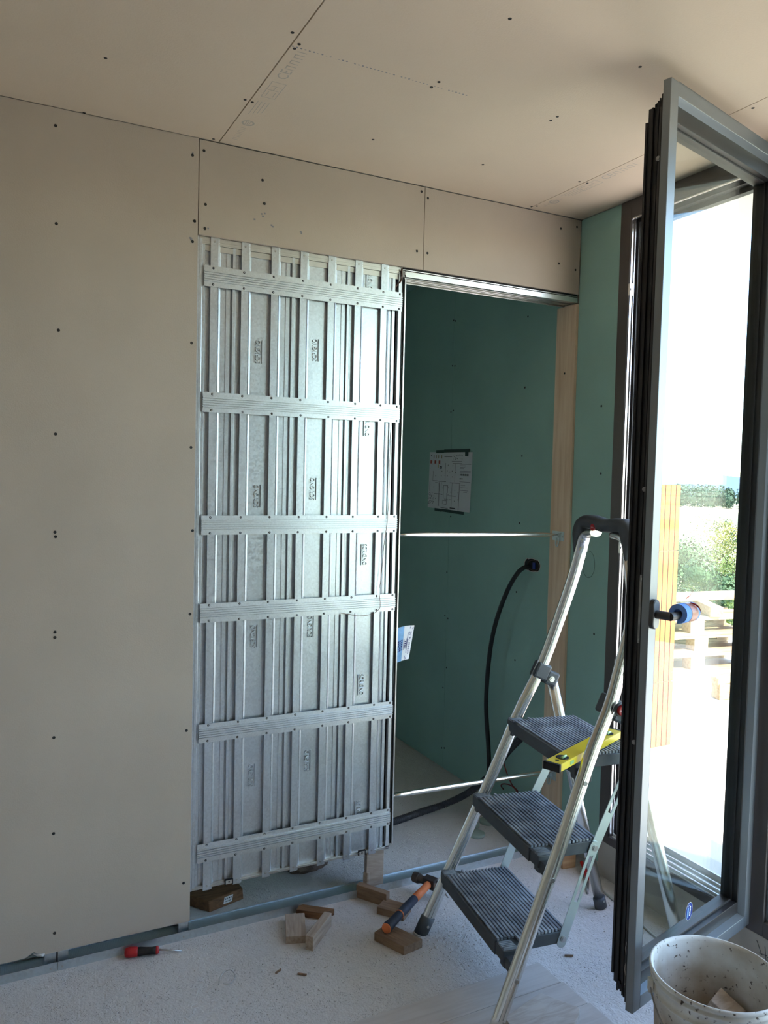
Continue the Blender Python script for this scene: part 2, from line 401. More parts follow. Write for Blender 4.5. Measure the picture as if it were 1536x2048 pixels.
# ceiling: boards along y with 3 mm joints, recessed shadow gap
ceil = thing('ceiling', loc=(0, 0, H), kind='structure')
obj('soffit', MB().box((XL-0.1, Y0-0.1, H+0.0125), (2.3, 0.12, H+0.09)), M['core'], ceil)
def board(name, a, b, m, parent): return obj(name, MB().box(a, b), m, parent, bevel=0.0008)
for (xa, xb) in ((XL, 0.6955), (0.6985, 1.9455), (1.9475, XR)):
    board('plasterboard', (xa, Y0, H), (xb, -0.0015, H+0.0125), M['ceil'], ceil)
sc_m = MB(); sc_m.lathe([(0.0, 0.0), (0.0034, 0.0), (0.0052, 0.0012)], seg=10)
scr = None
def screw_head(parent, p, axis):
    """small round countersunk screw head: axis = outward direction"""
    global scr
    if scr is None:
        mb = MB(); mb.lathe([(0.0001, 0.0003), (0.0030, 0.0003), (0.0044, 0.0009), (0.0050, -0.0006)], seg=12)
        scr = obj('screw', mb, M['screw'], parent, local=True); c = scr
        c.location = WM[parent].inverted() @ V(p)
    else:
        c = inst(scr, p, parent)
    c.rotation_euler = {'-z': (math.pi, 0, 0), '-y': (math.pi/2, 0, 0), '-x': (0, -math.pi/2, 0)}[axis]
CEIL = [(0.295,-0.374),(0.68,-0.729),(0.713,-0.688),(0.71,-0.663),(1.104,-1.035),(1.524,-1.023),(1.111,-0.662),(1.114,-0.697),(0.683,-0.332),(0.706,-0.328),(1.123,-0.273),(0.675,-0.017),(1.524,-0.663),(1.524,-0.693),(1.539,-0.281),(1.925,-0.326),(1.959,-0.329),(1.942,-0.026),(1.956,-0.041),(0.283,-0.006),(1.968,-1.012)]
for x, y in CEIL: screw_head(ceil, (x, y, H), '-z')
# taped cut line across the middle board
mb = MB()
for k in range(46):
    x = 0.70 + k*0.0115
    if random.random() < 0.8: mb.box((x, -0.672+random.uniform(-.002, .002), H-0.0004), (x+0.0045, -0.669, H))
obj('perforation', mb, M['ink_soft'], ceil, kind='stuff')
# printed board stamps along the joints
def stamp(x0, ys):
    mb = MB()
    def fn(yc):
        return lambda a, b, c: (x0+0.012-b, yc-a, H-0.0003)
    put_text(mb, 'CE', 0.045, 0, fn(ys[3]-0.055))
    seg = 24; y = ys[1]
    ring = [(x0+0.015+0.020*math.cos(2*math.pi*k/seg), y+0.020*math.sin(2*math.pi*k/seg), H-0.0003) for k in range(seg)]
    ring2 = [(x0+0.015+0.014*math.cos(2*math.pi*k/seg), y+0.014*math.sin(2*math.pi*k/seg), H-0.0003) for k in range(seg)]
    mb.add(ring+ring2, [(k, (k+1) % seg, seg+(k+1) % seg, seg+k) for k in range(seg)])
    for k in range(3): mb.box((x0+0.007+k*0.006, y-0.011, H-0.0003), (x0+0.0095+k*0.006, y+0.011, H-0.0002))
    for k in range(4): mb.box((x0-0.004+k*0.011, ys[2]-0.045, H-0.0003), (x0-0.002+k*0.011, ys[2]+0.05-k*0.008, H-0.0002))
    for k in range(9): mb.box((x0+0.004, ys[0]+0.03-k*0.012, H-0.0003), (x0+0.022, ys[0]+0.032-k*0.012, H-0.0002))
    yb = ys[3]+0.045
    for a, b in (((-0.006, -0.05), (-0.004, 0.05)), ((0.034, -0.05), (0.036, 0.05)), ((-0.006, 0.048), (0.036, 0.05)), ((-0.006, -0.05), (0.036, -0.048)), ((0.0, 0.0), (0.03, 0.002)), ((0.0, -0.025), (0.03, -0.023)), ((0.014, -0.025), (0.016, 0.002)), ((0.004, 0.012), (0.006, 0.04)), ((0.024, 0.012), (0.026, 0.04))):
        mb.box((x0+a[0], yb+a[1], H-0.0003), (x0+b[0], yb+b[1], H-0.0002))
    for k in range(7):
        mb.box((x0, ys[4]+0.05-k*0.016, H-0.0003), (x0+0.026, ys[4]+0.053-k*0.016, H-0.0002))
        if k % 2: mb.box((x0, ys[4]+0.05-k*0.016, H-0.0003), (x0+0.003, ys[4]+0.064-k*0.016, H-0.0002))
    obj('printed_stamp', mb, M['stamp'], ceil, label='faint grey maker stamp')
stamp(0.722, (-0.082, -0.187, -0.300, -0.470, -0.609))
stamp(1.967, (-0.085, -0.115, -0.227, -0.360, -0.500))

# back wall: plasterboards on studs, cassette opening between
wall_back = thing('wall_back', loc=(0, 0, 0), kind='structure')
mb = MB()      # big left board with a torn lower corner
prof = [(-0.62, 0.072), (0.10, 0.064), (0.128, 0.066), (0.150, 0.078), (0.166, 0.066), (0.172, 0.062), (0.632, 0.0605), (0.632, 2.65), (-0.62, 2.65)]
mb.prism(prof, 0.0, 0.0125, lambda a, b, h: (a, h, b))
obj('plasterboard', mb, M['paper'], wall_back)
board('plasterboard', (XL, 0, 0.07), (-0.623, 0.0125, 2.65), M['paper'], wall_back)
board('plasterboard', (0.6345, 0, 2.3465), (1.4722, 0.0125, 2.6485), M['paper'], wall_back)
board('plasterboard', (1.4742, 0, 2.3465), (2.2165, 0.0125, 2.6485), M['paper'], wall_back)
obj('paper_tear', MB().add([(0.146, -0.001, 0.074), (0.160, -0.004, 0.064), (0.176, -0.006, 0.060), (0.182, -0.001, 0.066), (0.168, -0.009, 0.070)], [(0, 1, 4), (1, 2, 4), (2, 3, 4), (3, 0, 4)]), M['core'], wall_back, label='torn white paper flap')
# bathroom side lining and the lintel cavity
obj('rear_lining', MB().box((XL, 0.107, 0.06), (0.62, 0.12, 2.65)).box((0.62, 0.107, 2.36), (XB, 0.12, 2.70)).box((XL, 0.0125, 2.655), (XB, 0.107, 2.70)), M['plain_wall'], wall_back)
WALL = [(0.204,2.598),(0.207,2.311),(0.214,1.995),(0.207,1.682),(0.206,1.383),(0.208,1.369),(0.207,1.075),(0.207,1.058),(0.205,0.746),(0.205,0.443),(0.209,0.124),(0.612,2.593),(0.621,2.386),(0.615,2.32),(0.616,1.995),(0.618,1.656),(0.626,1.383),(0.621,1.106),(0.614,0.716),(0.61,0.197),(0.649,2.615),(0.656,2.445),(0.655,2.368),(0.847,2.558),(0.855,2.482),(1.458,2.63),(1.486,2.611),(1.445,2.411),(1.49,2.41),(2.195,2.619),(2.112,2.599),(2.108,2.458),(2.195,2.444)]
for x, z in WALL: screw_head(wall_back, (x, 0, z), '-y')
mb = MB()      # scuffs where screws were pulled
for x, z in ((0.849, 2.44), (0.846, 2.447), (0.856, 2.45), (0.880, 2.415), (0.884, 2.411), (0.82, 2.425), (0.985, 2.41), (0.988, 2.405), (0.665, 2.37), (0.612, 2.60), (0.610, 2.327), (0.607, 2.331)):
    mb.box((x-0.002, -0.0006, z-0.003), (x+0.002+random.uniform(0, .003), 0.0001, z+0.002))
obj('scuffs', mb, M['ink_soft'], wall_back, kind='stuff')

# right wall: green boards, bathroom continuation, concrete upstand
wall_right = thing('wall_right', loc=(XR, -1, 0), kind='structure')
board('plasterboard', (XR, -0.2315, 0.045), (XR+0.0125, -0.001, 2.6485), M['green'], wall_right)
board('plasterboard', (XB, 0.128, 0.004), (XB+0.0125, 0.9965, 2.70), M['green'], wall_right)
board('plasterboard', (XB, 0.9985, 0.004), (XB+0.0125, YB, 2.70), M['green'], wall_right)
obj('masonry', MB().box((XB+0.0125, -0.232, -0.12), (2.47, YB, 3.0)), M['plain_wall'], wall_right)
obj('concrete_upstand', MB().box((XR-0.004, Y0, -0.12), (2.47, -0.2325, 0.142)), M['concrete'], wall_right, bevel=0.004)
mb = MB()       # pencil marks on the upstand
for (ya, za, yb, zb) in ((-0.965, 0.122, -0.985, 0.085), (-0.995, 0.118, -1.003, 0.062), (-1.003, 0.092, -0.975, 0.086), (-1.012, 0.095, -1.006, 0.088), (-1.005, 0.066, -1.02, 0.03)):
    mb.tube([(XR-0.0045, ya, za), (XR-0.0045, yb, zb)], 0.0009, 5)
obj('pencil_mark', mb, M['ink'], wall_right, kind='stuff')
for y, z in [(0.365,2.318),(0.371,1.996),(0.377,1.682),(0.38,1.371),(1.007,2.404),(0.988,2.398),(1.007,2.166),(0.983,2.163),(1.01,1.922),(0.986,1.928),(0.984,1.367),(1.007,1.066),(1.015,0.831),(0.984,0.82),(0.985,0.554),(1.015,0.438),(0.387,1.048),(0.382,0.728),(1.012,0.107),(0.985,0.115)]:
    screw_head(wall_right, (XB, y, z), '-x')
for y, z in [(-0.157,1.876),(-0.168,1.606),(-0.162,0.956),(-0.166,0.189)]: screw_head(wall_right, (XR, y, z), '-x')
obj('marked_circle', MB().tube([(XR-0.0002, -0.115+0.037*math.cos(a*math.pi/16), 1.235+0.055*math.sin(a*math.pi/16)) for a in range(33)], 0.0007, 5), M['hole'], wall_right, label='pencilled circle')

# the rest of the shell (behind and beside the camera, and the bathroom)
obj('wall_left', MB().box((XL-0.12, Y0, 0), (XL, YB, 2.72)), M['plain_wall'], kind='structure')
obj('wall_front', MB().box((XL-0.12, Y0-0.12, 0), (2.47, Y0, 2.72)), M['plain_wall'], kind='structure')
obj('wall_bathroom', MB().box((XL, YB, 0), (-1.6, YB+0.12, 2.72)).box((-0.9, YB, 0), (2.47, YB+0.12, 2.72)).box((-1.6, YB, 0), (-0.9, YB+0.12, 0.9)).box((-1.6, YB, 2.25), (-0.9, YB+0.12, 2.72)), M['plain_wall'], kind='structure')  # opening cut for the added window
fill_win = thing('added_fill_window', loc=(-1.25, YB+0.06, 0.9), kind='structure')  # added window, out of view, there to brighten the bathroom
mb = MB(); mb.box((-1.6, YB+0.03, 0.9), (-1.54, YB+0.10, 2.25)).box((-0.96, YB+0.03, 0.9), (-0.9, YB+0.10, 2.25)).box((-1.54, YB+0.03, 0.9), (-0.96, YB+0.10, 0.96)).box((-1.54, YB+0.03, 2.19), (-0.96, YB+0.10, 2.25))
obj('frame', mb, M['frame'], fill_win, bevel=0.0015)
obj('pane', MB().box((-1.542, YB+0.062, 0.958), (-0.958, YB+0.068, 2.192)), M['glass'], fill_win)
obj('trim_1', MB().box((XL, 0.12, 2.65), (XB, YB, 2.70)), M['green'], kind='structure')     # bathroom ceiling boards
obj('roof', MB().box((XL-0.3, Y0-0.3, 2.745), (3.05, YB+0.3, 3.0)), M['plain_wall'], kind='structure')

# window_1: the open leaf's fixed frame, and the glazing running on towards the camera
win = thing('window_1', loc=(XR, -0.6, 0.142), kind='structure')
FX = XR-0.003
ya, yb = -0.232, -2.55
mb = MB()
mb.box((FX, -0.286, 0.142), (FX+0.030, ya, H-0.001))          # far jamb face
mb.box((FX, -0.9255, H-0.070), (FX+0.030, -0.286, H-0.001))   # head face
mb.box((FX, -0.9255, 0.142), (FX+0.030, -0.286, 0.172))       # low sill bar
mb.box((FX, -0.983, 0.142), (FX+0.085, -0.9255, H-0.001))     # mullion
obj('frame', mb, M['frame'], win, bevel=0.0015)
mb = MB()                                                      # dark rebate behind the face
mb.box((FX+0.030, -0.300, 0.150), (FX+0.085, ya, H-0.02))
mb.box((FX+0.030, -0.9255, H-0.085), (FX+0.085, -0.300, H-0.02))
mb.box((FX+0.030, -0.9255, 0.142), (FX+0.085, -0.300, 0.166))
mb.box((FX+0.058, -0.318, 0.166), (FX+0.085, -0.300, H-0.085))
mb.box((FX+0.058, -0.9255, H-0.103), (FX+0.085, -0.318, H-0.085))
mb.box((FX+0.085, -0.345, 0.150), (FX+0.115, ya, H-0.085))
obj('rebate', mb, M['blackp'], win)
mb = MB()
mb.box((FX+0.004, -0.2905, 0.176), (FX+0.012, -0.286, H-0.074)).box((FX+0.004, -0.92, H-0.0745), (FX+0.012, -0.286, H-0.070))
mb.box((FX+0.020, -0.2915, 0.176), (FX+0.024, -0.286, H-0.078))
obj('gear_strip', mb, M['chrome'], win, label='bright steel striker strip')
mb = MB()
mb.box((FX+0.036, -0.3035, 0.168), (FX+0.040, -0.300, H-0.1)).box((FX+0.052, -0.3035, 0.168), (FX+0.055, -0.300, H-0.1)).box((FX+0.064, -0.3215, 0.168), (FX+0.067, -0.318, H-0.11)).box((FX+0.080, -0.3215, 0.168), (FX+0.0825, -0.318, H-0.11)).box((FX+0.1, -0.348, 0.168), (FX+0.103, -0.345, H-0.11))
obj('seal', mb, M['steel'], win)
for z in (2.31, 1.32, 0.86):
    obj('striker', MB().box((FX-0.002, -0.297, z-0.022), (FX+0.016, -0.287, z+0.022)).cyl((FX+0.004, -0.297, z), (FX+0.004, -0.302, z), 0.006, 10), M['chrome'], win)
mb = MB()                                                      # threshold with its bright rails
mb.box((FX+0.006, -0.9255, 0.172), (FX+0.085, -0.300, 0.178)).box((FX+0.085, -0.9255, 0.142), (FX+0.16, -0.345, 0.168))
for x in (0.012, 0.040, 0.072, 0.12): mb.box((FX+x, -0.9255, 0.166), (FX+x+0.005, -0.300, 0.187))
obj('threshold', mb, M['alu_dull'], win, bevel=0.001)
# fixed glazing bays
pane_y = [(-0.983, -2.60)]
for n, (a, b) in enumerate(pane_y):
    mb = MB()
    mb.box((FX, a, 0.142), (FX+0.075, b, 0.190)).box((FX, a, H-0.075), (FX+0.075, b, H-0.001)).box((FX, b, 0.142), (FX+0.075, b-0.06, H-0.001))
    obj('fixed_frame', mb, M['frame'], win, bevel=0.0015)
    mb = MB()
    mb.box((FX+0.012, a, 0.190), (FX+0.040, a-0.012, H-0.075)).box((FX+0.012, a-0.012, 0.190), (FX+0.040, b, 0.202)).box((FX+0.012, b+0.012, 0.202), (FX+0.040, b, H-0.075)).box((FX+0.012, a-0.012, H-0.087), (FX+0.040, b+0.012, H-0.075))
    obj('glazing_bead', mb, M['sash'], win)
    obj('pane', MB().box((FX+0.042, a-0.004, 0.192), (FX+0.048, b+0.004, H-0.077)), M['glass'], win)
obj('wall_lintel', MB().box((XR+0.02, Y0, H+0.001), (2.47, -0.2325, 2.745)).box((XR-0.0, Y0, 0.142), (2.47, -2.662, H)).box((FX+0.16, -2.66, 0.142), (2.47, -0.2325, 0.160)), M['plain_wall'], wall_right)

# ================================================================== POCKET DOOR CASSETTE
cas = thing('pocket_door_cassette', 'galvanised ribbed steel pocket door cassette standing in the stud wall', 'door frame', (1.02, 0.03, 0.15))
def sx(x, y): return x*(1 + y/2.609)            # keep measured bearings when a surface lies deeper
YR, YS = 0.010, 0.023                           # rib front / sheet depth
RIB = [0.672+0.1042*k for k in range(7)]
def rib_prof(x): return [(x, YS), (x+0.0035, YR), (x+0.0275, YR), (x+0.029, YR+0.0025), (x+0.031, YR+0.001), (x+0.0335, YR+0.003), (x+0.0365, YS)]
def seam_prof(x): return [(x+0.057, YS), (x+0.0575, YS-0.003)]
ZB, ZT = 0.157, 2.343
sheets = []
pr = [(0.638, YR), (0.6465, YR), (0.648, YR+0.004), (0.656, YR+0.004), (0.658, YS), (0.666, YS), (0.6662, YS+0.006), (0.6715, YS+0.006)] + rib_prof(RIB[0]) + [(RIB[0]+0.0565, YS)]
sheets.append(pr)
def seam_mod(k):     # narrow ridge and groove, then rib k .. rib k+1 and flat logo field
    x = RIB[k-1]
    p = [(x+0.0560, YS-0.002), (x+0.070, YS-0.002), (x+0.071, YS+0.007), (x+0.0765, YS+0.007), (x+0.078, YS-0.008), (x+0.087, YS-0.008), (x+0.0885, YS), (x+0.097, YS), (x+0.0972, YS+0.008), (x+0.1035, YS+0.008)]
    p += rib_prof(RIB[k]) + [(RIB[k]+0.0365+0.061, YS), (RIB[k]+0.0976, YS+0.007), (RIB[k]+0.1037, YS+0.007)] + rib_prof(RIB[k+1]) + [(RIB[k+1]+0.0565, YS)]
    return p
sheets += [seam_mod(1), seam_mod(3)]
x = RIB[4]
pr = [(x+0.0560, YS-0.002), (x+0.070, YS-0.002), (x+0.071, YS+0.007), (x+0.0765, YS+0.007), (x+0.078, YS-0.008), (x+0.087, YS-0.008), (x+0.0885, YS), (x+0.097, YS), (x+0.0972, YS+0.008), (x+0.1035, YS+0.008)] + rib_prof(RIB[5]) + [(RIB[5]+0.0975, YS), (RIB[5]+0.0976, YS+0.007), (RIB[5]+0.1037, YS+0.007)] + rib_prof(RIB[6]) + [(1.347, YS), (1.3475, YS-0.006), (1.358, YS-0.006), (1.359, YS+0.03)]
sheets.append(pr)
for pr in sheets:
    mb = MB()
    n = len(pr)
    fr = [(sx(x, y), y) for x, y in pr]
    vs = [(x, y, ZB+0.006) for x, y in fr] + [(x, y, ZT-0.004) for x, y in fr]
    vs += [(x, y+0.0012, ZB+0.006) for x, y in fr] + [(x, y+0.0012, ZT-0.004) for x, y in fr]
    fs = [(i, i+1, n+i+1, n+i) for i in range(n-1)] + [(2*n+i+1, 2*n+i, 3*n+i, 3*n+i+1) for i in range(n-1)]
    fs += [(i, i+1, 2*n+i+1, 2*n+i) for i in range(n-1)] + [(n+i+1, n+i, 3*n+i, 3*n+i+1) for i in range(n-1)]
    fs += [(0, n, 3*n, 2*n), (n-1, 2*n-1, 4*n-1, 3*n-1)]
    mb.add(vs, fs)
    obj('ribbed_sheet', mb, M['galv'], cas)
# rib tongues run past the rails at both ends
for x in RIB:
    a = sx(x, YR)
    tp = [(a+0.003, YR-0.0015), (a+0.0285, YR-0.0015), (a+0.030, YR+0.0008), (a+0.034, YR+0.0012), (a+0.034, YR+0.004), (a+0.003, YR+0.001)]
    for za, zb_, zr in ((ZB-0.007, ZB+0.10, ZB+0.008), (ZT-0.09, ZT+0.003, ZT-0.010)):
        tg = obj('rib_tongue', MB().prism(tp, za, zb_, lambda p, q, h: (p, q, h)), M['galv'], cas)
        obj('rivet', MB().cyl((a+0.016, YR-0.0035, zr), (a+0.016, YR, zr), 0.0035, 8), M['steel'], tg)
mb = MB().box((0.641, 0.005+0.007, ZT-0.021), (1.392, 0.030, ZT+0.002)).box((0.641, 0.016, ZT-0.040), (1.392, 0.032, ZT-0.022))
for z in (ZT-0.009, ZT-0.016): mb.box((0.641, 0.0105, z-0.0012), (1.392, 0.0125, z+0.0012))
obj('top_rail', mb, M['alu_dull'], cas)
mb = MB().box((0.636, 0.012, ZB-0.001), (1.392, 0.034, ZB+0.011)).box((0.636, 0.009, ZB+0.0035), (1.392, 0.012, ZB+0.0075))
for x in (0.768, 1.277):
    mb.box((x-0.013, 0.006, ZB), (x+0.013, 0.013, ZB+0.014))
obj('bottom_rail', mb, M['alu_dull'], cas)
for x in (0.768, 1.277):
    obj('clip', MB().box((x-0.014, 0.004, ZB-0.002), (x-0.012, 0.013, ZB+0.016)).box((x+0.012, 0.004, ZB-0.002), (x+0.014, 0.013, ZB+0.016)).box((x-0.014, 0.004, ZB+0.014), (x+0.014, 0.013, ZB+0.016)).cyl((x, 0.0055, ZB+0.007), (x, 0.007, ZB+0.007), 0.003, 8), M['hole'], cas)
# the cavity behind and the rear sheet
obj('rear_sheet', MB().box((0.638, 0.094, ZB), (1.39, 0.0955, ZT)), M['galv'], cas)
# left edge: dark sealing strip
obj('edge_strip', MB().box((0.6325, 0.003, ZB+0.003), (0.638, 0.06, ZT)), M['galv'], cas)
# battens with five pressed grooves and sixteen screws each
BT = [(2.2198, 0.0340), (1.8082, 0.0330), (1.3994, 0.0325), (1.1043, 0.0325), (0.6951, 0.0325), (0.2821, 0.0325)]
sscr = None
XSC = [0.686, 0.790, 0.893, 0.998, 1.103, 1.208, 1.311, 1.379]
for z, hh in BT:
    yb_ = 0.0075
    prof = [(-hh, yb_), (-0.0185, yb_)]
    for k in range(5):
        c = -0.0150+0.0075*k
        prof += [(c-0.0027, yb_), (c-0.0022, yb_-0.0050), (c+0.0012, yb_-0.0050), (c+0.0018, yb_)]
    prof += [(hh, yb_), (hh, yb_+0.0016), (-hh, yb_+0.0016)]
    mb = MB().prism(prof, sx(0.655, .005), sx(1.389, .005), lambda a, b, h, z=z: (h, b, z+a))
    bt = obj('batten', mb, M['galv_strip'], cas)
    for dz in (-0.0265, 0.0265):
        for x in XSC:
            xx = sx(x + random.uniform(-0.0015, 0.0015), .005)
            if sscr is None:
                m2 = MB(); m2.lathe([(0.0001, 0.0022), (0.0022, 0.0022), (0.0040, 0.0010), (0.0042, -0.0004)], seg=10)
                m2.lathe([(0.0001, 0.0026), (0.0014, 0.0026), (0.0014, 0.0018)], seg=6, mi=1)
                sscr = obj('screw', m2, [M['screw_steel'], M['chrome']], bt, local=True); s = sscr
                s.location = WM[bt].inverted() @ V((xx, yb_, z+dz))
            else: s = inst(sscr, (xx, yb_, z+dz), bt)
            s.rotation_euler = (math.pi/2, 0, 0)
# embossed maker's name on the flat fields
def emboss(x, z, flip, clip=None):
    mb = MB(); y = YS-0.0004
    s = -1 if flip else 1
    fn = lambda a, b, c: (x - s*b, y - abs(c) if c < 0 else y + 0.0005, z + s*a)
    vs, fs = text_geo('SCRIGNO', 0.0245, 0.0024)
    w = max(v.x for v in vs)-min(v.x for v in vs); k = 0.078/w
    mb.add([(x - s*v.y, y-0.0018-v.z, z+s*v.x*k) for v in vs], fs)
    mb.box((x+s*0.0125, y-0.0040, z-0.039), (x+s*0.0148, y, z+0.039))
    obj('embossed_lettering', mb, M['galv'], cas)
for x, z in ((0.848, 1.990), (0.851, 1.498), (0.847, 1.011), (0.845, 0.521), (1.056, 2.015), (1.057, 1.525), (1.057, 1.032), (1.054, 0.543)): emboss(x, z, False)
for x, z in ((1.265, 2.290), (1.267, 1.760), (1.268, 1.285), (1.266, 0.800), (1.265, 0.320)): emboss(x, z, True)
# jamb on the door side
obj('jamb_strip', MB().box((1.378, 0.010, ZB+0.03), (1.390, 0.030, ZT-0.012)).box((1.3775, 0.012, ZB-0.002), (1.392, 0.028, ZB+0.03)), M['galv_strip'], cas)
obj('channel_shadow_gap', MB().box((1.359, 0.045, ZB+0.01), (1.402, 0.0555, ZT-0.03)), M['hole'], cas)
obj('brush_seal', MB().box((1.392, 0.012, ZB+0.018), (1.401, 0.045, ZT-0.016)), M['rubber'], cas)
obj('jamb_profile', MB().box((1.4010, 0.006, ZB+0.017), (1.4065, 0.030, ZT-0.036)).box((1.403, 0.028, ZB+0.017), (1.4085, 0.094, ZT-0.036)), M['alu'], cas, bevel=0.0008)
mb = MB().box((1.402, 0.003, 2.3125), (2.2155, 0.022, 2.3325)).box((1.402, 0.022, 2.3225), (2.2155, 0.098, 2.3325))
for y, z in ((0.034, 2.3155), (0.050, 2.3125), (0.066, 2.3125), (0.086, 2.3085)): mb.box((1.404, y, z), (2.2155, y+0.006, 2.3235))
mb.box((1.392, 0.006, 2.3365), (2.2155, 0.030, 2.3395)).box((1.392, 0.010, 2.3325), (2.2155, 0.028, 2.3365))
obj('header_track', mb, M['alu'], cas, bevel=0.0008)
obj('header_gap', MB().box((1.395, 0.009, 2.3330), (2.2150, 0.030, 2.3362)).box((1.395, 0.008, 2.3400), (2.2150, 0.030, 2.3460)), M['hole'], cas)
obj('bracket_plate', MB().box((1.384, 0.006, 2.312), (1.400, 0.012, 2.334)).box((1.396, 0.002, 2.318), (1.4005, 0.010, 2.330)), M['scraped'], cas)

# spacer bars across the doorway with their zinc brackets on the stud
def spacer(z0, z1, zb, label):
    t = thing('spacer_bar', label, 'bar', (1.8, 0.055, z0), group=None)
    a = V((1.4085, 0.055, z0)); b = V((2.185, 0.055, z1))
    mb = MB(); n = 14; rings = []
    for i in range(n+1):
        k = i/n; fl = min(1, min(k, 1-k)/0.10)
        fl = fl*fl*(3-2*fl); p = a.lerp(b, k)
        rz, ry = 0.0035+0.0070*fl, 0.0150-0.0045*fl
        rings.append([p+V((0, ry*math.cos(2*math.pi*q/14), rz*math.sin(2*math.pi*q/14))) for q in range(14)])
    vs = [v for R in rings for v in R]
    mb.add(vs, [(i*14+q, i*14+(q+1) % 14, (i+1)*14+(q+1) % 14, (i+1)*14+q) for i in range(n) for q in range(14)], 0, True)
    mb.add(vs, [tuple(range(14)), tuple(range(n*14, n*14+14))])
    obj('tube', mb, M['alu_pol'], t)
    br = MB()
    X = XR-0.0105
    br.box((X-0.0025, 0.030, zb-0.018), (X, 0.105, zb+0.022)).box((X-0.013, 0.045, zb+0.014), (X, 0.085, zb+0.018))
    br.box((X-0.016, 0.053, zb-0.005), (X-0.0025, 0.077, zb+0.016))
    br.tube(smooth_path([(X-0.006, 0.056, zb+0.010), (X-0.009, 0.056, zb-0.030), (X-0.009, 0.065, zb-0.042), (X-0.009, 0.074, zb-0.030), (X-0.006, 0.074, zb+0.010)], 5), 0.0028, 8)
    bo = obj('bracket', br, M['zinc'], t, bevel=0.0008)
    for y_ in (0.037, 0.098): obj('screw', MB().cyl((X-0.0045, y_, zb), (X-0.002, y_, zb), 0.004, 10), M['steel'], bo)
spacer(1.3545, 1.344, 1.335, 'upper bright metal spacer tube across the doorway at chest height')
spacer(0.3410, 0.3190, 0.300, 'lower bright metal spacer tube across the doorway near the floor')

# timber stud at the right of the doorway
st = thing('door_stud', 'pale pine stud board lining the right side of the doorway', 'timber', (XR-0.004, 0.06, 0.031))
obj('board', MB().box((XR-0.0105, 0.001, 0.031), (XR+0.016, 0.125, 2.3078)), M['pine'], st, bevel=0.001)
for y, z in ((0.063, 2.027), (0.082, 0.732)):
    c = inst(scr, (XR-0.0105, y, z), st); c.rotation_euler = (0, -math.pi/2, 0)

# floor track and steel studs of the wall
tr = thing('floor_track', 'long galvanised U track screwed to the floor along the wall line', 'metal track', (1.0, 0.05, 0.0))
mb = MB()
obj('front_flange', MB().box((-0.8, -0.001, 0.0), (0.2175, 0.0005, 0.029)), M['track'], tr)
obj('front_flange', MB().box((0.2190, -0.001, 0.0), (2.214, 0.0005, 0.029)), M['track'], tr)
obj('web', MB().box((-0.8, 0.0005, 0.0008), (2.214, 0.096, 0.0022)), M['knurl'], tr)
obj('rear_flange', MB().box((-0.8, 0.096, 0.0), (2.214, 0.0975, 0.007)), M['knurl'], tr)
for x in (0.198, 0.232, 0.612):
    obj('screw', MB().cyl((x, -0.0030, 0.012), (x, -0.0008, 0.012), 0.0032, 8), M['steel'], tr)
def steel_stud(x0, x1, label, left):
    t = thing('metal_stud', label, 'metal stud', ((x0+x1)/2, 0.05, 0.003))
    mb = MB().box((x0, 0.0135, 0.003), (x1, 0.0150, 2.64)).box((x0, 0.092, 0.003), (x1, 0.0935, 2.64))
    xs = x0 if left else x1-0.0015
    mb.box((xs, 0.0135, 0.003), (xs+0.0015, 0.0935, 2.64))
    obj('channel', mb, M['track'], t)
steel_stud(0.181, 0.2165, 'galvanised stud left of the joint in the floor track', False)
steel_stud(0.2190, 0.2510, 'galvanised stud right of the joint in the floor track', True)
steel_stud(0.598, 0.6315, 'galvanised stud standing beside the left edge of the cassette', False)

# thin wire dangling on the cassette
w_pts = [(1.366, 0.020, 2.335), (1.368, 0.018, 2.26), (1.366, 0.020, 2.16), (1.370, 0.022, 1.97), (1.362, 0.016, 1.75), (1.352, 0.004, 1.45), (1.337, 0.000, 1.33), (1.326, -0.002, 1.20), (1.320, -0.002, 1.155), (1.325, -0.002, 1.10), (1.319, -0.003, 1.082), (1.293, -0.003, 1.067), (1.242, -0.002, 1.062), (1.201, -0.001, 1.070), (1.167, 0.0, 1.077)]
tag(obj('thin_wire', MB().tube(smooth_path(w_pts, 6), 0.0011, 6), M['wire_cu']), 'thin brown wire dangling down the right side of the ribbed steel cassette', 'wire')
w2 = [(1.384, 0.004, 2.34), (1.386, 0.006, 2.30), (1.364, 0.026, 2.25), (1.364, 0.030, 2.10), (1.371, 0.034, 1.86), (1.364, 0.034, 1.55), (1.367, 0.034, 1.43)]
tag(obj('cable_pair', MB().tube(smooth_path(w2, 6), 0.0030, 8), mat('brown_cable', (0.12, 0.055, 0.035), 0.45)), 'brown cable running down inside the slot at the cassette edge', 'cable')

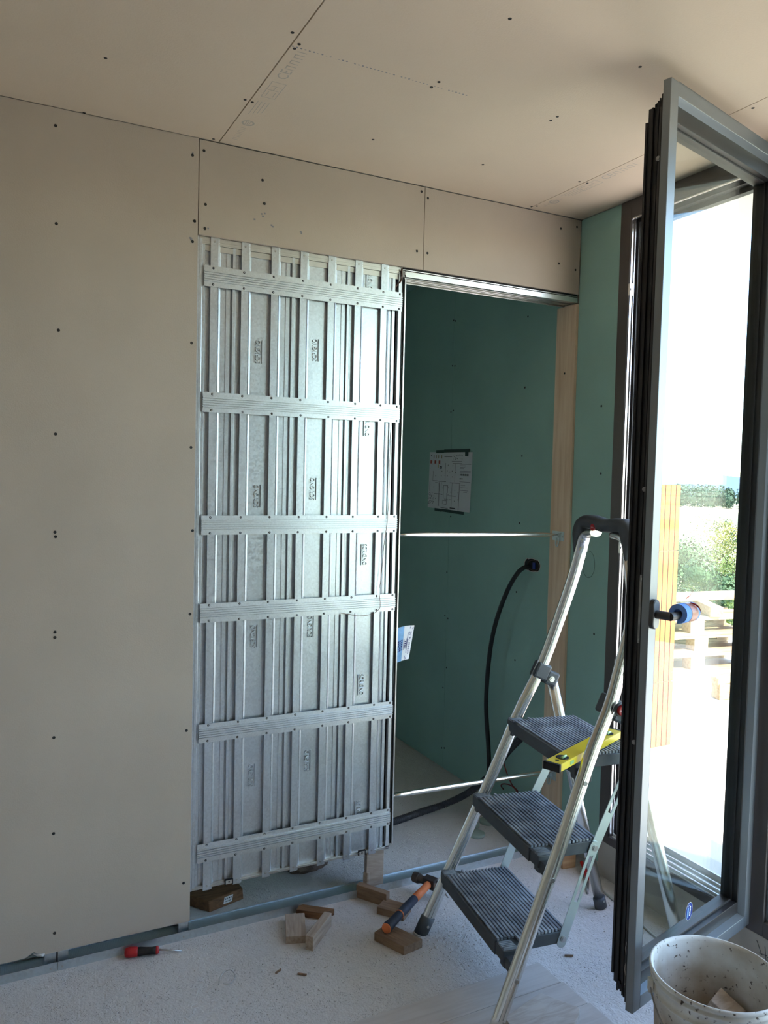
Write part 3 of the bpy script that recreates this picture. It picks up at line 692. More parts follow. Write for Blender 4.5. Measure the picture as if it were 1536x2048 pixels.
# paper label flying out of the jamb
lb = thing('paper_label', 'curled white and blue paper label sticking out from the doorway edge of the cassette', 'label', (1.45, 0.06, 0.86))
def lab_fn(u, v):     # u 0..1 away from the jamb, v 0..1 upwards
    x = 1.411+0.088*u; y = 0.052-0.010*math.sin(u*2.2)
    zlo = 0.853+0.020*u-0.012*(u-1)*u*4*0.4; zhi = 0.990+0.012*u+0.010*math.sin(u*3.1)*0.6
    return V((x-0.022*u*(1-v), y, zlo+(zhi-zlo)*v))
NU, NV = 12, 6
mb = MB()
vs = [lab_fn(i/NU, j/NV) for j in range(NV+1) for i in range(NU+1)]
vs2 = [v+V((0, 0.0006, 0)) for v in vs]
for j in range(NV):
    for i in range(NU):
        a = j*(NU+1)+i
        mb.add([vs[a], vs[a+1], vs[a+NU+2], vs[a+NU+1]], [(0, 1, 2, 3)], 1 if i < 6 else 0, True)
        mb.add([vs2[a], vs2[a+1], vs2[a+NU+2], vs2[a+NU+1]], [(3, 2, 1, 0)], 0, True)
obj('sheet', mb, [M['label'], M['label_blue']], lb)
mb = MB()
def lab_tx(u0, v0, su, sv):
    return lambda a, b, c: lab_fn(u0 + b*su, v0 - a*sv) + V((0, -0.0006, 0))
put_text(mb, 'SCRIGNO', 1.0, 0, lab_tx(0.84, 0.50, 0.17, 0.155))
for v in range(14):
    q = [lab_fn(0.705, 0.2+0.6*v/14), lab_fn(0.735, 0.2+0.6*v/14), lab_fn(0.735, 0.2+0.6*(v+1)/14), lab_fn(0.705, 0.2+0.6*(v+1)/14)]
    mb.add([p+V((0, -0.0006, 0)) for p in q], [(0, 1, 2, 3)])
for (u0, va, vb) in ((0.53, 0.30, 0.62), (0.67, 0.33, 0.63), (0.58, 0.34, 0.60)):
    for v in range(8):
        if u0 == 0.58 and v % 2: continue
        a, b = va+(vb-va)*v/8, va+(vb-va)*(v+1)/8
        wd = 0.07 if u0 == 0.58 else 0.02
        mb.add([p+V((0, -0.0006, 0)) for p in (lab_fn(u0, a), lab_fn(u0+wd, a), lab_fn(u0+wd, b), lab_fn(u0, b))], [(0, 1, 2, 3)])
for k in range(6):
    for q in range(4):
        a = 0.28+0.055*k+0.01*q
        mb.add([p+V((0, -0.0006, 0)) for p in (lab_fn(0.16+0.08*q, a), lab_fn(0.22+0.08*q, a), lab_fn(0.22+0.08*q, a+0.035), lab_fn(0.16+0.08*q, a+0.035))], [(0, 1, 2, 3)])
for (u0, v0) in ((0.80, 0.95), (0.93, 0.93), (0.66, 0.10), (0.72, 0.05)):
    mb.add([p+V((0, -0.0006, 0)) for p in (lab_fn(u0-.02, v0-.04), lab_fn(u0+.02, v0-.03), lab_fn(u0+.03, v0+.03), lab_fn(u0, v0+.02))], [(0, 1, 2, 3)])
obj('lettering', mb, M['navy'], lb)

# ================================================================== BATHROOM THINGS
pl = thing('floor_plan_sheet', 'white printed floor plan taped to the green bathroom wall', 'paper', (XB, 1.0, 1.4))
TL, TR, BL, BR = V((1.217, 1.712, 0)), V((0.788, 1.706, 0)), V((1.226, 1.405, 0)), V((0.801, 1.397, 0))
def plan(u, v, off=0.0016):     # u to the right in view, v downwards
    p = TL.lerp(TR, u).lerp(BL.lerp(BR, u), v)
    return V((XB-off-0.004*max(0, (v-0.85))*2*u, p.x, p.y))
mb = MB()
N = 8
g = [plan(i/N, j/N, 0.0012) for j in range(N+1) for i in range(N+1)]
g2 = [V((p.x+0.0007, p.y, p.z)) for p in g]
for j in range(N):
    for i in range(N):
        a = j*(N+1)+i; mb.add([g[a], g[a+1], g[a+N+2], g[a+N+1]], [(0, 1, 2, 3)]); mb.add([g2[a], g2[a+1], g2[a+N+2], g2[a+N+1]], [(3, 2, 1, 0)])
obj('sheet', mb, M['sheet'], pl)
mb = MB()
def pq(u0, v0, u1, v1, mi=0): mb.add([plan(u0, v0), plan(u1, v0), plan(u1, v1), plan(u0, v1)], [(0, 1, 2, 3)], mi)
def zz(px, py): return ((px-250)/1100.0, (py-315)/1440.0)
def pline(x0, y0, x1, y1, t=0.006, mi=0):
    a, b = zz(min(x0, x1), min(y0, y1)); c, d = zz(max(x0, x1), max(y0, y1)); pq(a, b, max(c, a+t), max(d, b+t*1.2), mi)
for x in (360, 425, 485, 570): pline(x, 390, x+12, 480, mi=3); pline(x+10, 395, x+18, 475, mi=0)
for x in (275, 388, 500): pline(x, 530, x+45, 610, mi=2); pline(x+12, 560, x+24, 575, mi=3)
pline(485, 630, 503, 720, mi=3); pline(285, 395, 310, 425, mi=0); pline(540, 670, 595, 735); pline(555, 690, 580, 715, mi=4)
for seg in ((650, 425, 850, 435), (360, 800, 366, 1050), (360, 1045, 490, 1055), (520, 1052, 720, 1058), (690, 590, 696, 1010), (940, 590, 946, 1050), (870, 590, 1110, 596), (850, 540, 1110, 548), (950, 380, 1110, 388), (955, 380, 961, 490), (820, 1070, 1090, 1076), (880, 1080, 886, 1700), (1065, 1090, 1075, 1760), (540, 1080, 552, 1330), (600, 1080, 606, 1330), (540, 1340, 552, 1690), (280, 1070, 286, 1330), (410, 1375, 620, 1387), (820, 1395, 990, 1403), (820, 1490, 870, 1500), (850, 1690, 990, 1715), (600, 1715, 800, 1722), (660, 1150, 780, 1156), (660, 1150, 668, 1340), (770, 1150, 778, 1340), (665, 1340, 671, 1490), (750, 1340, 758, 1490), (650, 1525, 760, 1531), (650, 1525, 656, 1620), (750, 1525, 758, 1620), (650, 1615, 760, 1623), (430, 1090, 500, 1096), (510, 1090, 516, 1340), (1010, 540, 1016, 600)):
    pline(*seg)
for seg in ((1065, 605, 1330, 612), (1065, 770, 1330, 778), (1065, 800, 1330, 806), (1065, 1030, 1330, 1036), (1065, 640, 1200, 652), (1065, 680, 1190, 688), (1065, 708, 1160, 714), (1100, 1115, 1210, 1122), (1100, 1175, 1270, 1182), (1100, 1240, 1290, 1247), (1170, 1280, 1260, 1286)):
    pline(*seg, mi=1)
for k in range(9): pline(1072+k*24, 842, 1086+k*24, 890); pline(1070+k*24, 860, 1090+k*24, 868)
for k in range(4): pline(1068+k*20, 948, 1080+k*20, 978)
for (x, y) in ((435, 925), (590, 915), (690, 905), (750, 910), (880, 928), (600, 798), (740, 785), (810, 805), (870, 785), (955, 810), (760, 640), (880, 650), (390, 1210), (455, 1505), (960, 1520), (960, 1255), (940, 495), (990, 478), (855, 1310), (640, 1225), (790, 1210), (630, 1385), (790, 1385), (710, 1495), (745, 1495), (790, 1505), (1045, 1310), (1045, 1480)):
    pline(x-8, y-9, x+8, y+9)
for k in range(60):
    x = random.uniform(240, 395); y = random.choice([random.uniform(1330, 1530), random.uniform(1560, 1650)])
    pline(x, y, x+random.uniform(8, 26), y+random.uniform(5, 14), mi=random.choice((0, 0, 1)))
for k in range(26):
    x = random.uniform(865, 1105); y = random.uniform(350, 500); pline(x, y, x+random.uniform(5, 22), y+random.uniform(4, 10), mi=random.choice((0, 1)))
obj('printed_plan', mb, [M['ink'], M['ink_soft'], M['red_ink'], M['tan_ink'], M['white']], pl)
def tape(ya, za, yb2, zb, hgt):
    d = V((0, yb2-ya, zb-za)).normalized(); n = V((0, -d.z, d.y)) * (hgt/2)
    a, b = V((XB-0.0024, ya, za)), V((XB-0.0024, yb2, zb)); m_ = a.lerp(b, 0.25)
    mb = MB()
    for p, q, o in ((a, m_, V((0, 0, -0.002))), (m_, b, V((0, 0, 0)))):
        vs = [p-n+o, q-n+o, q+n+o, p+n+o]; mb.add(vs+[v+V((0.0006, 0, 0)) for v in vs], [(0,1,2,3), (7,6,5,4), (0,1,5,4), (1,2,6,5), (2,3,7,6), (3,0,4,7)])
    return mb
obj('tape_strip', tape(1.150, 1.716, 0.812, 1.715, 0.016), M['gtape'], pl)
obj('tape_strip', tape(1.150, 1.399, 0.853, 1.390, 0.015), M['gtape'], pl)
obj('tape_strip', MB().box((XB-0.0030, 0.826, 1.686), (XB-0.0022, 0.856, 1.710)), M['gtape'], pl)

# round hole with a dark box and the thick black cable
jb = thing('junction_box', 'round dark box hole cut in the green wall with a black cable coming out', 'wall box', (XB, 0.274, 1.185))
mb = MB(); cy, cz = 0.274, 1.187
ring = []
for k in range(36):
    a = 2*math.pi*k/36; r_ = 0.040
    ry = r_*(1.45 if True else 1); y = cy+0.058*math.cos(a); z = cz+0.036*math.sin(a)
    if abs(math.sin(a)) > 0.80: z -= 0.006*math.copysign(1, math.sin(a))
    ring.append((y, z))
mb.add([(XB-0.0006, y, z) for y, z in ring]+[(XB-0.0004, cy, cz)], [(k, (k+1) % 36, 36) for k in range(36)])
obj('cavity', mb, M['hole'], jb)
obj('box_rim', MB().tube([(XB-0.001, y, z) for y, z in ring]+[(XB-0.001, *ring[0])], 0.0014, 6), M['sand'], jb)
obj('clip', MB().box((XB-0.004, 0.250, 1.170), (XB-0.0007, 0.268, 1.200)), M['blue_box'], jb)
obj('inner_box', MB().tube([(XB-0.0012, cy-0.010+0.040*math.cos(a*math.pi/12), cz+0.024*math.sin(a*math.pi/12)) for a in range(25)], 0.0025, 6), mat('rust_brown_plastic', (0.06, 0.03, 0.02), 0.6), jb)
cb = [(2.233, 0.292, 1.180), (2.205, 0.300, 1.172), (2.185, 0.318, 1.145), (2.175, 0.365, 1.075), (2.172, 0.425, 0.965), (2.172, 0.475, 0.840), (2.172, 0.505, 0.69), (2.172, 0.516, 0.52), (2.172, 0.505, 0.40), (2.172, 0.487, 0.30), (2.168, 0.47, 0.18), (2.155, 0.46, 0.06), (2.12, 0.455, 0.013)]
tag(obj('power_cable', MB().tube(smooth_path(cb, 8), 0.0105, 12), M['cable']), 'thick black cable hanging in an arc from the wall hole to the bathroom floor', 'cable')

# corrugated conduit
cp = smooth_path([(1.42, 0.44, 0.020), (1.55, 0.46, 0.020), (1.665, 0.48, 0.020), (1.82, 0.513, 0.022), (1.95, 0.50, 0.045), (2.03, 0.42, 0.12), (2.10, 0.335, 0.235), (2.13, 0.285, 0.33), (2.15, 0.205, 0.425)], 60)
rr = [0.0165 if (i//2) % 2 else 0.0135 for i in range(len(cp))]
tag(obj('corrugated_conduit', MB().tube(cp, rr, 12), M['conduit']), 'dark corrugated conduit curving up off the bathroom floor', 'conduit')
# loose red wires by the stud
for k, (pts, lbl) in enumerate(((
    [(2.225, 0.43, 0.30), (2.20, 0.41, 0.27), (2.19, 0.36, 0.21), (2.185, 0.31, 0.17), (2.19, 0.27, 0.15), (2.18, 0.30, 0.128)], 'dark red wire looping out of the wall low behind the ladder, upper one'),
    ([(2.22, 0.42, 0.10), (2.19, 0.40, 0.13), (2.18, 0.36, 0.155), (2.18, 0.30, 0.165), (2.18, 0.26, 0.15), (2.18, 0.30, 0.132)], 'dark red wire looping out of the wall low behind the ladder, lower one'))):
    tag(obj('loose_wire', MB().tube(smooth_path(pts, 8), 0.0028, 8), M['wire_red']), lbl, 'wire', 'loose red wires')
# round board cut-outs on the bathroom floor
def disc(x, y, z, r, label, tilt=(0, 0)):
    mb = MB(); mb.lathe([(0.0001, 0.0125), (r-0.001, 0.0125), (r, 0.0115), (r, 0.001), (r-0.001, 0.0), (0.0001, 0.0)], seg=32)
    o = obj('board_disc', mb, M['gypsum_green'], label=label, cat='offcut', group='round board cut-outs on the floor')
    o.location = (x, y, z); o.rotation_euler = (tilt[0], tilt[1], 0)
disc(1.955, 0.246, 0.0, 0.036, 'round green board cut-out lying nearest the track, foremost of the three')
disc(2.075, 0.335, 0.0, 0.038, 'round green board cut-out lying farthest right of the three by the ladder')
disc(1.985, 0.330, 0.0, 0.034, 'round green board cut-out lying between and behind the other two', )

# ================================================================== LADDER  (local: x = rear, y = away from camera)
lad = thing('step_ladder', 'aluminium three-step ladder with dark plastic treads standing before the doorway', 'ladder', (1.322, -0.519, 0.0), -0.1566)
def dz_curve(z):
    Z = [0, 0.236, 0.526, 0.813, 0.908, 1.03, 1.137, 1.243, 1.34, 1.42]; D = [0, 0.107, 0.24, 0.36, 0.420, 0.452, 0.478, 0.500, 0.512, 0.515]
    for i in range(len(Z)-1):
        if z <= Z[i+1]: return D[i]+(D[i+1]-D[i])*(z-Z[i])/(Z[i+1]-Z[i])
    return D[-1]
def wL(z): return -0.216+0.035*min(z, 0.9) + (0 if z < 0.9 else 0.085*((z-0.9)/0.45)**1.3)
def wR(z):
    t = max(0.0, min(1.0, (z-1.16)/0.20))
    return 0.352-0.100*min(z, 1.0) - 0.088*t*t*(3-2*t)
def dR(z): return 0.013*max(0.0, min(1.0, (1.3-z)/0.3))
def rail(wf, z0, foot=True):
    zs = [z0+(1.372-z0)*i/28 for i in range(29)]
    raw = [V((dz_curve(z)-(dR(z) if wf is wR else 0), -wf(z), z)) for z in zs]
    for _ in range(2): raw = [raw[0]]+[(raw[i-1]+2*raw[i]+raw[i+1])/4 for i in range(1, len(raw)-1)]+[raw[-1]]
    return raw
for wf, z0 in ((wL, 0.012), (wR, 0.029)):
    P = rail(wf, z0)
    sg_ = 1 if wf is wL else -1     # the tube arches over under the grip
    e_ = P[-1]; P = P[:-1]+smooth_path([P[-1], e_+V((0, -sg_*0.012, 0.018)), e_+V((0, -sg_*0.036, 0.030)), e_+V((0, -sg_*0.075, 0.033))], 4)
    r_o = obj('rail', MB().tube(P, 0.0225, 20, ref=(0, 1, 0), rb=0.0135), M['alu_pol'], lad, local=True)
    t = (P[1]-P[0]).normalized()
    for off in (-0.008, 0.004):   # extruded edge lines on the outer side
        s_ = -1 if wf is wR else -1
        obj('edge_line', MB().tube([p+V((off, s_*0.0128, 0)) for p in P[1:-14]], 0.0012, 5), M['alu_dull'], r_o, local=True)
    fl_ = 0.052 if wf is wL else 0.024
    fp = [P[0]-t*0.012, P[0]+t*fl_*0.4, P[0]+t*fl_]
    obj('foot_cap', MB().tube(fp, 0.0262, 18, ref=(0, 1, 0), rb=0.0172), M['char'], r_o, local=True)
    obj('foot_sole', MB().tube([P[0]-t*0.016, P[0]-t*0.011], 0.027, 18, ref=(0, 1, 0), rb=0.0178), M['sand'], r_o, local=True)
    c = P[0]+t*0.022
    obj('foot_rivet', MB().cyl((c.x+0.006, c.y-0.0165, c.z), (c.x+0.006, c.y-0.0195, c.z), 0.0045, 10), M['steel'], r_o, local=True)

# rear legs
for w0, w1, top in ((-0.192, -0.189, (0.462, 0.885)), (0.262, 0.295, (0.462, 0.875))):
    a = V((0.700, -w1, 0.014)); b = V((top[0], -w0, top[1])); t = (b-a).normalized()
    lg = obj('rear_leg', MB().tube([a, a.lerp(b, .5), b], 0.0205, 18, ref=(0, 1, 0), rb=0.0125), M['alu_pol'], lad, local=True)
    obj('foot_cap', MB().tube([a-t*0.014, a+t*0.014, a+t*0.032], 0.0240, 18, ref=(0, 1, 0), rb=0.0160), M['char'], lg, local=True)
    obj('foot_sole', MB().tube([a-t*0.016, a-t*0.012], 0.0250, 18, ref=(0, 1, 0), rb=0.0165), M['sand'], lg, local=True)
    obj('foot_rivet', MB().cyl((a.x+0.004, a.y-0.0150, a.z+0.02), (a.x+0.004, a.y-0.0185, a.z+0.02), 0.0045, 10), M['steel'], lg, local=True)
# hinge brackets
for w0, side in ((-0.186, 'L'), (0.2615, 'R')):
    z = 0.905
    c = V((dz_curve(z)-(dR(z) if side == 'R' else 0), -w0, z)); ax = V((0.41, 0, 0.91)); pp = V((0.91, 0, -0.41))
    c_in = c+V((0, 0.017 if side == 'R' else 0, 0))
    hg = obj('hinge', MB().obox(c_in, ax*0.030, V((0, 0.0195, 0)), pp*0.029).obox(c_in+pp*0.045-ax*0.010, ax*0.026, V((0, 0.0195, 0)), pp*0.026), M['char'], lad, local=True, bevel=0.008)
    q = c+pp*0.042-ax*0.012
    if side == 'L':
        obj('hinge_bolt', MB().cyl(q+V((0, -0.0195, 0)), q+V((0, -0.0225, 0)), 0.0105, 16).cyl(q+V((0, -0.0225, 0)), q+V((0, -0.025, 0)), 0.0065, 12), M['steel'], hg, local=True)
    else:
        q = c+pp*0.018+ax*0.004
        obj('hinge_collar', MB().cyl(q+V((0, -0.017, 0)), q+V((0, -0.027, 0)), 0.0215, 24), M['char'], hg, local=True)
        kn = obj('hinge_button', MB().cyl(q+V((0, -0.027, 0)), q+V((0, -0.036, 0)), 0.0170, 24, r2=0.0145), M['red'], hg, local=True)
        mb = MB(); put_text(mb, 'Hailo', 0.0105, 0, lambda a, b, c_: (q.x+a, q.y-0.0364, q.z+b))
        obj('button_lettering', mb, M['white'], hg, local=True)

# steps
def step(z, f, D):
    """z = tread height, f = local x of the front edge, D = depth"""
    k = z*0.035; l0, r0 = 0.212-k*0.6, -(0.286-z*0.055)
    poly = [(f, l0), (f+0.042, l0), (f+0.060, l0-0.010), (f+0.085, l0-0.030), (f+D-0.01, l0-0.034), (f+D, l0-0.040),
            (f+D, r0+0.052), (f+D-0.01, r0+0.046), (f+0.085, r0+0.042), (f+0.060, r0+0.014), (f+0.042, r0), (f, r0)]
    mb = MB().prism(poly, z-0.044, z-0.008, lambda a, b, h: (a, b, h))
    # front skirt bulges forward slightly and the end caps hang lower
    mb.prism([(f-0.004, l0-0.05), (f+0.004, l0-0.05), (f+0.004, r0+0.05), (f-0.004, r0+0.05)], z-0.046, z-0.004, lambda a, b, h: (a, b, h))
    for y in (l0, r0):
        s_ = -1 if y > 0 else 1
        mb.box((f+0.004, y, z-0.060), (f+0.040, y+s_*0.03, z-0.03))
    mb.box((f+0.006, r0-0.028, z-0.058), (f+0.040, r0+0.004, z-0.022))
    o = obj('step', mb, M['char'], lad, local=True, bevel=0.002)
    # ribs along the tread width (front ones start wider), and short cross ribs on the end flares
    def span(x):
        for i in range(5):
            (xa, ya), (xb, yb_) = poly[i], poly[i+1]
            if xa <= x <= xb: hi = ya+(yb_-ya)*(x-xa)/max(1e-6, xb-xa); break
        else: hi = poly[5][1]
        for i in range(6, 11):
            (xa, ya), (xb, yb_) = poly[i+1], poly[i]
            if xa <= x <= xb: lo = ya+(yb_-ya)*(x-xa)/max(1e-6, xb-xa); break
        else: lo = poly[6][1]
        return lo, hi
    n = int(D/0.0125)
    for i in range(n):
        x = f+0.006+i*(D-0.010)/n
        lo, hi = span(x+0.004)
        if x < f+0.062: lo, hi = r0+0.050, l0-0.040
        obj('tread_rib', MB().box((x, lo+0.004, z-0.008), (x+0.0070, hi-0.004, z)), M['char_dust'], o, local=True)
    mb = MB()
    for y0, s_ in ((l0, -1), (r0, 1)):
        for i in range(5):
            yy = y0+s_*(0.004+i*0.0075); mb.box((f+0.001, yy, z-0.009), (f+0.044-i*0.001, yy+s_*0.0045, z-0.0005))
    obj('end_ribs', mb, M['char_dust'], o, local=True, kind='stuff')
    mb = MB(); mb.cyl((f+0.014, r0-0.031, z-0.046), (f+0.014, r0-0.027, z-0.046), 0.005, 10)
    obj('bolt', mb, M['steel'], o, local=True)
    return l0, r0, f
ST = []
for z, f, D in ((0.225, 0.066, 0.238), (0.485, 0.176, 0.236), (0.745, 0.298, 0.250)):
    ST.append((z, f, D, *step(z, f, D)[:2]))
    # rail screws
    for wf in (wR, wL):
        zz_ = z-0.05; xs_ = dz_curve(zz_)+0.004-(dR(zz_) if wf is wR else 0)
        obj('rail_screw', MB().cyl((xs_, -wf(zz_)-0.0125, zz_), (xs_, -wf(zz_)-0.0165, zz_), 0.0065, 12), M['steel'], lad, local=True)
# slotted zinc links between the steps
def link(p, q, name='brace_link'):
    p, q = V(p), V(q); d = (q-p).normalized(); L_ = (q-p).length; n = V((0, 1, 0)); s_ = d.cross(n)
    T = n*0.0015; hw = 0.0155
    mb = MB()
    c = (p+q)/2
    mb.obox(p+d*0.051, d*0.063, s_*hw, T).obox(q-d*0.009, d*0.014, s_*hw, T)
    a, b = p+d*0.114, q-d*0.023
    for k in (-1, 1): mb.obox((a+b)/2+s_*k*0.0108, (b-a)/2, s_*0.0047, T)
    seg = 10
    for e, sg in ((p-d*0.012, -1), (q+d*0.005, 1)):
        pts = [e+s_*hw*math.cos(math.pi*i/seg)+d*sg*hw*math.sin(math.pi*i/seg) for i in range(seg+1)]
        mb.add([v-T for v in pts]+[v+T for v in pts], [tuple(range(seg+1)), tuple(range(seg+1, 2*seg+2))]+[(i, i+1, seg+2+i, seg+1+i) for i in range(seg)])
    o = obj(name, mb, M['zinc'], lad, local=True)
    obj('link_bolt', MB().cyl(p-n*0.0015, p-n*0.0055, 0.0095, 14).cyl(p-n*0.0055, p-n*0.0075, 0.006, 12), M['steel'], o, local=True)
for i in range(2):
    z0, f0, D0, l0, r0 = ST[i]; z1, f1, D1, l1, r1 = ST[i+1]
    link((f0+D0-0.018, r0+0.044, z0-0.030), (f1+D1-0.020, r1+0.042, z1-0.028))
    link((f0+D0-0.018, l0-0.028, z0-0.030), (f1+D1-0.020, l1-0.028, z1-0.028))
z2, f2, D2, l2, r2_ = ST[2]
link((f2+D2-0.020, r2_+0.044, z2-0.030), (0.520, -0.246, 0.905-0.06), 'upper_link')
obj('step_bracket', MB().box((f2+0.02, r2_+0.03, z2-0.085), (f2+0.075, r2_+0.036, z2-0.03)), M['char'], lad, local=True, bevel=0.002)

# handrail grip: bar between the two rail tops with curved legs
TL_, TR_ = rail(wL, 0.012)[-1], rail(wR, 0.016)[-1]
def hw_pt(w, z, x=0.515): return V((x, -w, z))
wl, wr = wL(1.36), wR(1.36)
hp = smooth_path([hw_pt(wl-0.016, 1.330), hw_pt(wl-0.014, 1.365), hw_pt(wl-0.010, 1.400), hw_pt(wl+0.012, 1.434), hw_pt(wl+0.060, 1.440), hw_pt((wl+wr)/2, 1.432), hw_pt(wr-0.060, 1.438), hw_pt(wr-0.014, 1.434), hw_pt(wr+0.008, 1.400), hw_pt(wr+0.013, 1.365), hw_pt(wr+0.016, 1.325)], 6)
n = len(hp)
mb = MB(); seg = 16; rings = []
for i, p in enumerate(hp):
    t = (hp[min(i+1, n-1)]-hp[max(i-1, 0)]).normalized(); b = V((1, 0, 0)); a = b.cross(t).normalized()
    k = abs(i/(n-1)-0.5)*2
    ra = 0.0225 if k < 0.40 else 0.0225+0.007*math.sin(min(1, (k-0.40)/0.32)*math.pi)
    ra = ra*(1 if k < 0.66 else 1-0.62*min(1, (k-0.66)/0.22))
    rbx = 0.030 if k < 0.8 else 0.030-0.004*(k-0.8)/0.2
    ring = []
    for q in range(seg):
        an = 2*math.pi*q/seg; ca, sa = math.cos(an), math.sin(an)
        ring.append(p + a*ra*math.copysign(abs(ca)**0.7, ca) + b*rbx*math.copysign(abs(sa)**0.7, sa))
    rings.append(ring)
vs = [v for R in rings for v in R]
mb.add(vs, [(i*seg+q, i*seg+(q+1) % seg, (i+1)*seg+(q+1) % seg, (i+1)*seg+q) for i in range(n-1) for q in range(seg)], 0, True)
mb.add(vs, [tuple(range(seg)), tuple(range((n-1)*seg, n*seg))])
gp = obj('hand_grip', mb, M['char'], lad, local=True)
c = hw_pt(wl+0.100, 1.424)+V((-0.0295, 0, 0))
mb = MB(); seg = 18
ov = [(c.x-0.0016, c.y+0.0115*math.cos(2*math.pi*k/seg), c.z+0.0115*math.sin(2*math.pi*k/seg)) for k in range(seg)]
mb.add(ov+[(c.x+0.004, y, z) for x, y, z in ov], [tuple(range(seg))]+[(k, (k+1) % seg, seg+(k+1) % seg, seg+k) for k in range(seg)])
obj('grip_badge', mb, M['red'], gp, local=True)
mb = MB(); put_text(mb, 'Hailo', 0.007, 0, lambda a, b, c_: (c.x-0.0019, c.y-a, c.z+b))
obj('badge_lettering', mb, M['white'], gp, local=True)
mb = MB()
for k in range(5): mb.box((0.4838, -wl-0.12-k*0.010, 1.418), (0.4850, -wl-0.123-k*0.010, 1.421))
obj('grip_dots', mb, M['hole'], gp, local=True, kind='stuff')

# yellow spirit level lying across the top step
sl = thing('spirit_level', 'yellow spirit level with black end cap lying across the top step of the ladder', 'level', (1.655, -0.765, 0.7475), math.atan2(0.38, 0.92))
obj('body', MB().box((-0.205, -0.0255, 0), (0.205, 0.0255, 0.022)), M['yellow'], sl, local=True, bevel=0.0012)
for s_ in (-1, 1): obj('end_cap', MB().box((s_*0.205, -0.0265, -0.0005), (s_*0.216, 0.0265, 0.0225)), M['rubber'], sl, local=True, bevel=0.0012)
for x in (-0.150, 0.150):
    mb = MB(); mb.lathe([(0.0001, 0.0228), (0.0150, 0.0228), (0.0190, 0.0232), (0.0195, 0.0215)], (x, 0, 0), 28)
    vh = obj('vial_window', mb, M['hole'], sl, local=True)
    obj('vial', MB().tube([(x-0.013, -0.004, 0.0240), (x, -0.004, 0.0246), (x+0.013, -0.004, 0.0240)], 0.0042, 12), M['vial'], vh, local=True)
obj('hang_hole', MB().cyl((-0.182, 0.0, 0.0218), (-0.182, 0.0, 0.0225), 0.0060, 14), M['hole'], sl, local=True)
obj('edge_mark', MB().box((-0.150, -0.0262, 0.006), (-0.128, -0.0255, 0.016)), M['vial'], sl, local=True)

# ================================================================== OPEN WINDOW LEAF  (local: x = towards free edge, y = interior side)
sash = thing('window_leaf', 'tall dark grey window leaf standing open into the room with blue foam on its handle', 'window', (2.204, -0.942, 0.166), math.atan2(-0.243, -0.970))
sash.rotation_euler.y = -0.005      # the heavy leaf sags a little on its hinges
SW, SH = 0.685, 2.428
mb = MB()
def ring_boxes(x0, x1, z0, z1, wd, y0, y1, mi=0):
    mb.box((x0, y0, z0), (x0+wd, y1, z1), mi).box((x1-wd, y0, z0), (x1, y1, z1), mi).box((x0+wd, y0, z0), (x1-wd, y1, z0+wd), mi).box((x0+wd, y0, z1-wd), (x1-wd, y1, z1), mi)
ring_boxes(0.0, SW, 0.0, SH, 0.036, -0.022, 0.0)
obj('inner_flange', mb, M['sash'], sash, local=True, bevel=0.0015)
mb = MB()   # sloped inner reveal down to the glass
def reveal(o, i, y0, y1, z_o, z_i):
    pass
x0, x1, z0, z1 = 0.036, SW-0.036, 0.036, SH-0.036
x2, x3, z2_, z3 = 0.050, SW-0.050, 0.050, SH-0.050
A = [(x0, 0.0, z0), (x1, 0.0, z0), (x1, 0.0, z1), (x0, 0.0, z1)]; B = [(x2, -0.040, z2_), (x3, -0.040, z2_), (x3, -0.040, z3), (x2, -0.040, z3)]; A2 = [(x0-0.006, -0.040, z0-0.006), (x1+0.006, -0.040, z0-0.006), (x1+0.006, -0.040, z1+0.006), (x0-0.006, -0.040, z1+0.006)]
mb.add(A+B+A2, [(k, (k+1) % 4, 4+(k+1) % 4, 4+k) for k in range(4)]+[(4+k, 4+(k+1) % 4, 8+(k+1) % 4, 8+k) for k in range(4)])
obj('glazing_bead', mb, M['sash'], sash, local=True)
mb = MB(); ring_boxes(0.049, SW-0.049, 0.049, SH-0.049, 0.007, -0.046, -0.037)
obj('glazing_gasket', mb, M['rubber'], sash, local=True)
mb = MB()   # black outer body with stepped seals; a few mm shorter than the flange
ring_boxes(0.004, SW-0.014, 0.034, SH-0.040, 0.045, -0.040, -0.020)
ring_boxes(0.010, SW-0.022, 0.046, SH-0.050, 0.040, -0.074, -0.038)
obj('outer_body', mb, M['blackp'], sash, local=True, bevel=0.001)
mb = MB()
X = SW-0.014
for (xa, xb, y_a, y_b, za, zb) in ((X-0.002, X+0.007, -0.029, -0.024, 0.016, SH-0.030), (X-0.004, X+0.003, -0.042, -0.038, 0.026, SH-0.042), (SW-0.026, SW-0.015, -0.060, -0.056, 0.030, SH-0.052), (SW-0.026, SW-0.017, -0.079, -0.073, 0.070, SH-0.085)):
    mb.box((xa, y_a, za), (xb, y_b, zb))
for k in range(5): mb.box((X-0.008-k*0.003, -0.040-k*0.005, SH-0.040), (X-0.002-k*0.003, -0.037-k*0.005, SH-0.034-k*0.004)); mb.box((X-0.008-k*0.003, -0.040-k*0.005, 0.020+k*0.006), (X-0.002, -0.036-k*0.005, 0.040+k*0.006))
obj('edge_seal', mb, M['rubber'], sash, local=True, kind='stuff')
obj('edge_rail', MB().box((X-0.001, -0.0365, 0.05), (X+0.0012, -0.0305, SH-0.06)), mat('dark_gear_rail', (0.05, 0.045, 0.043), 0.5), sash, local=True)
for z in (SH-0.19, 1.39, 0.72):
    obj('locking_stud', MB().cyl((X, -0.0335, z), (X+0.006, -0.0335, z), 0.0065, 14).cyl((X+0.006, -0.0335, z), (X+0.008, -0.0335, z), 0.004, 12), M['lock'], sash, local=True)
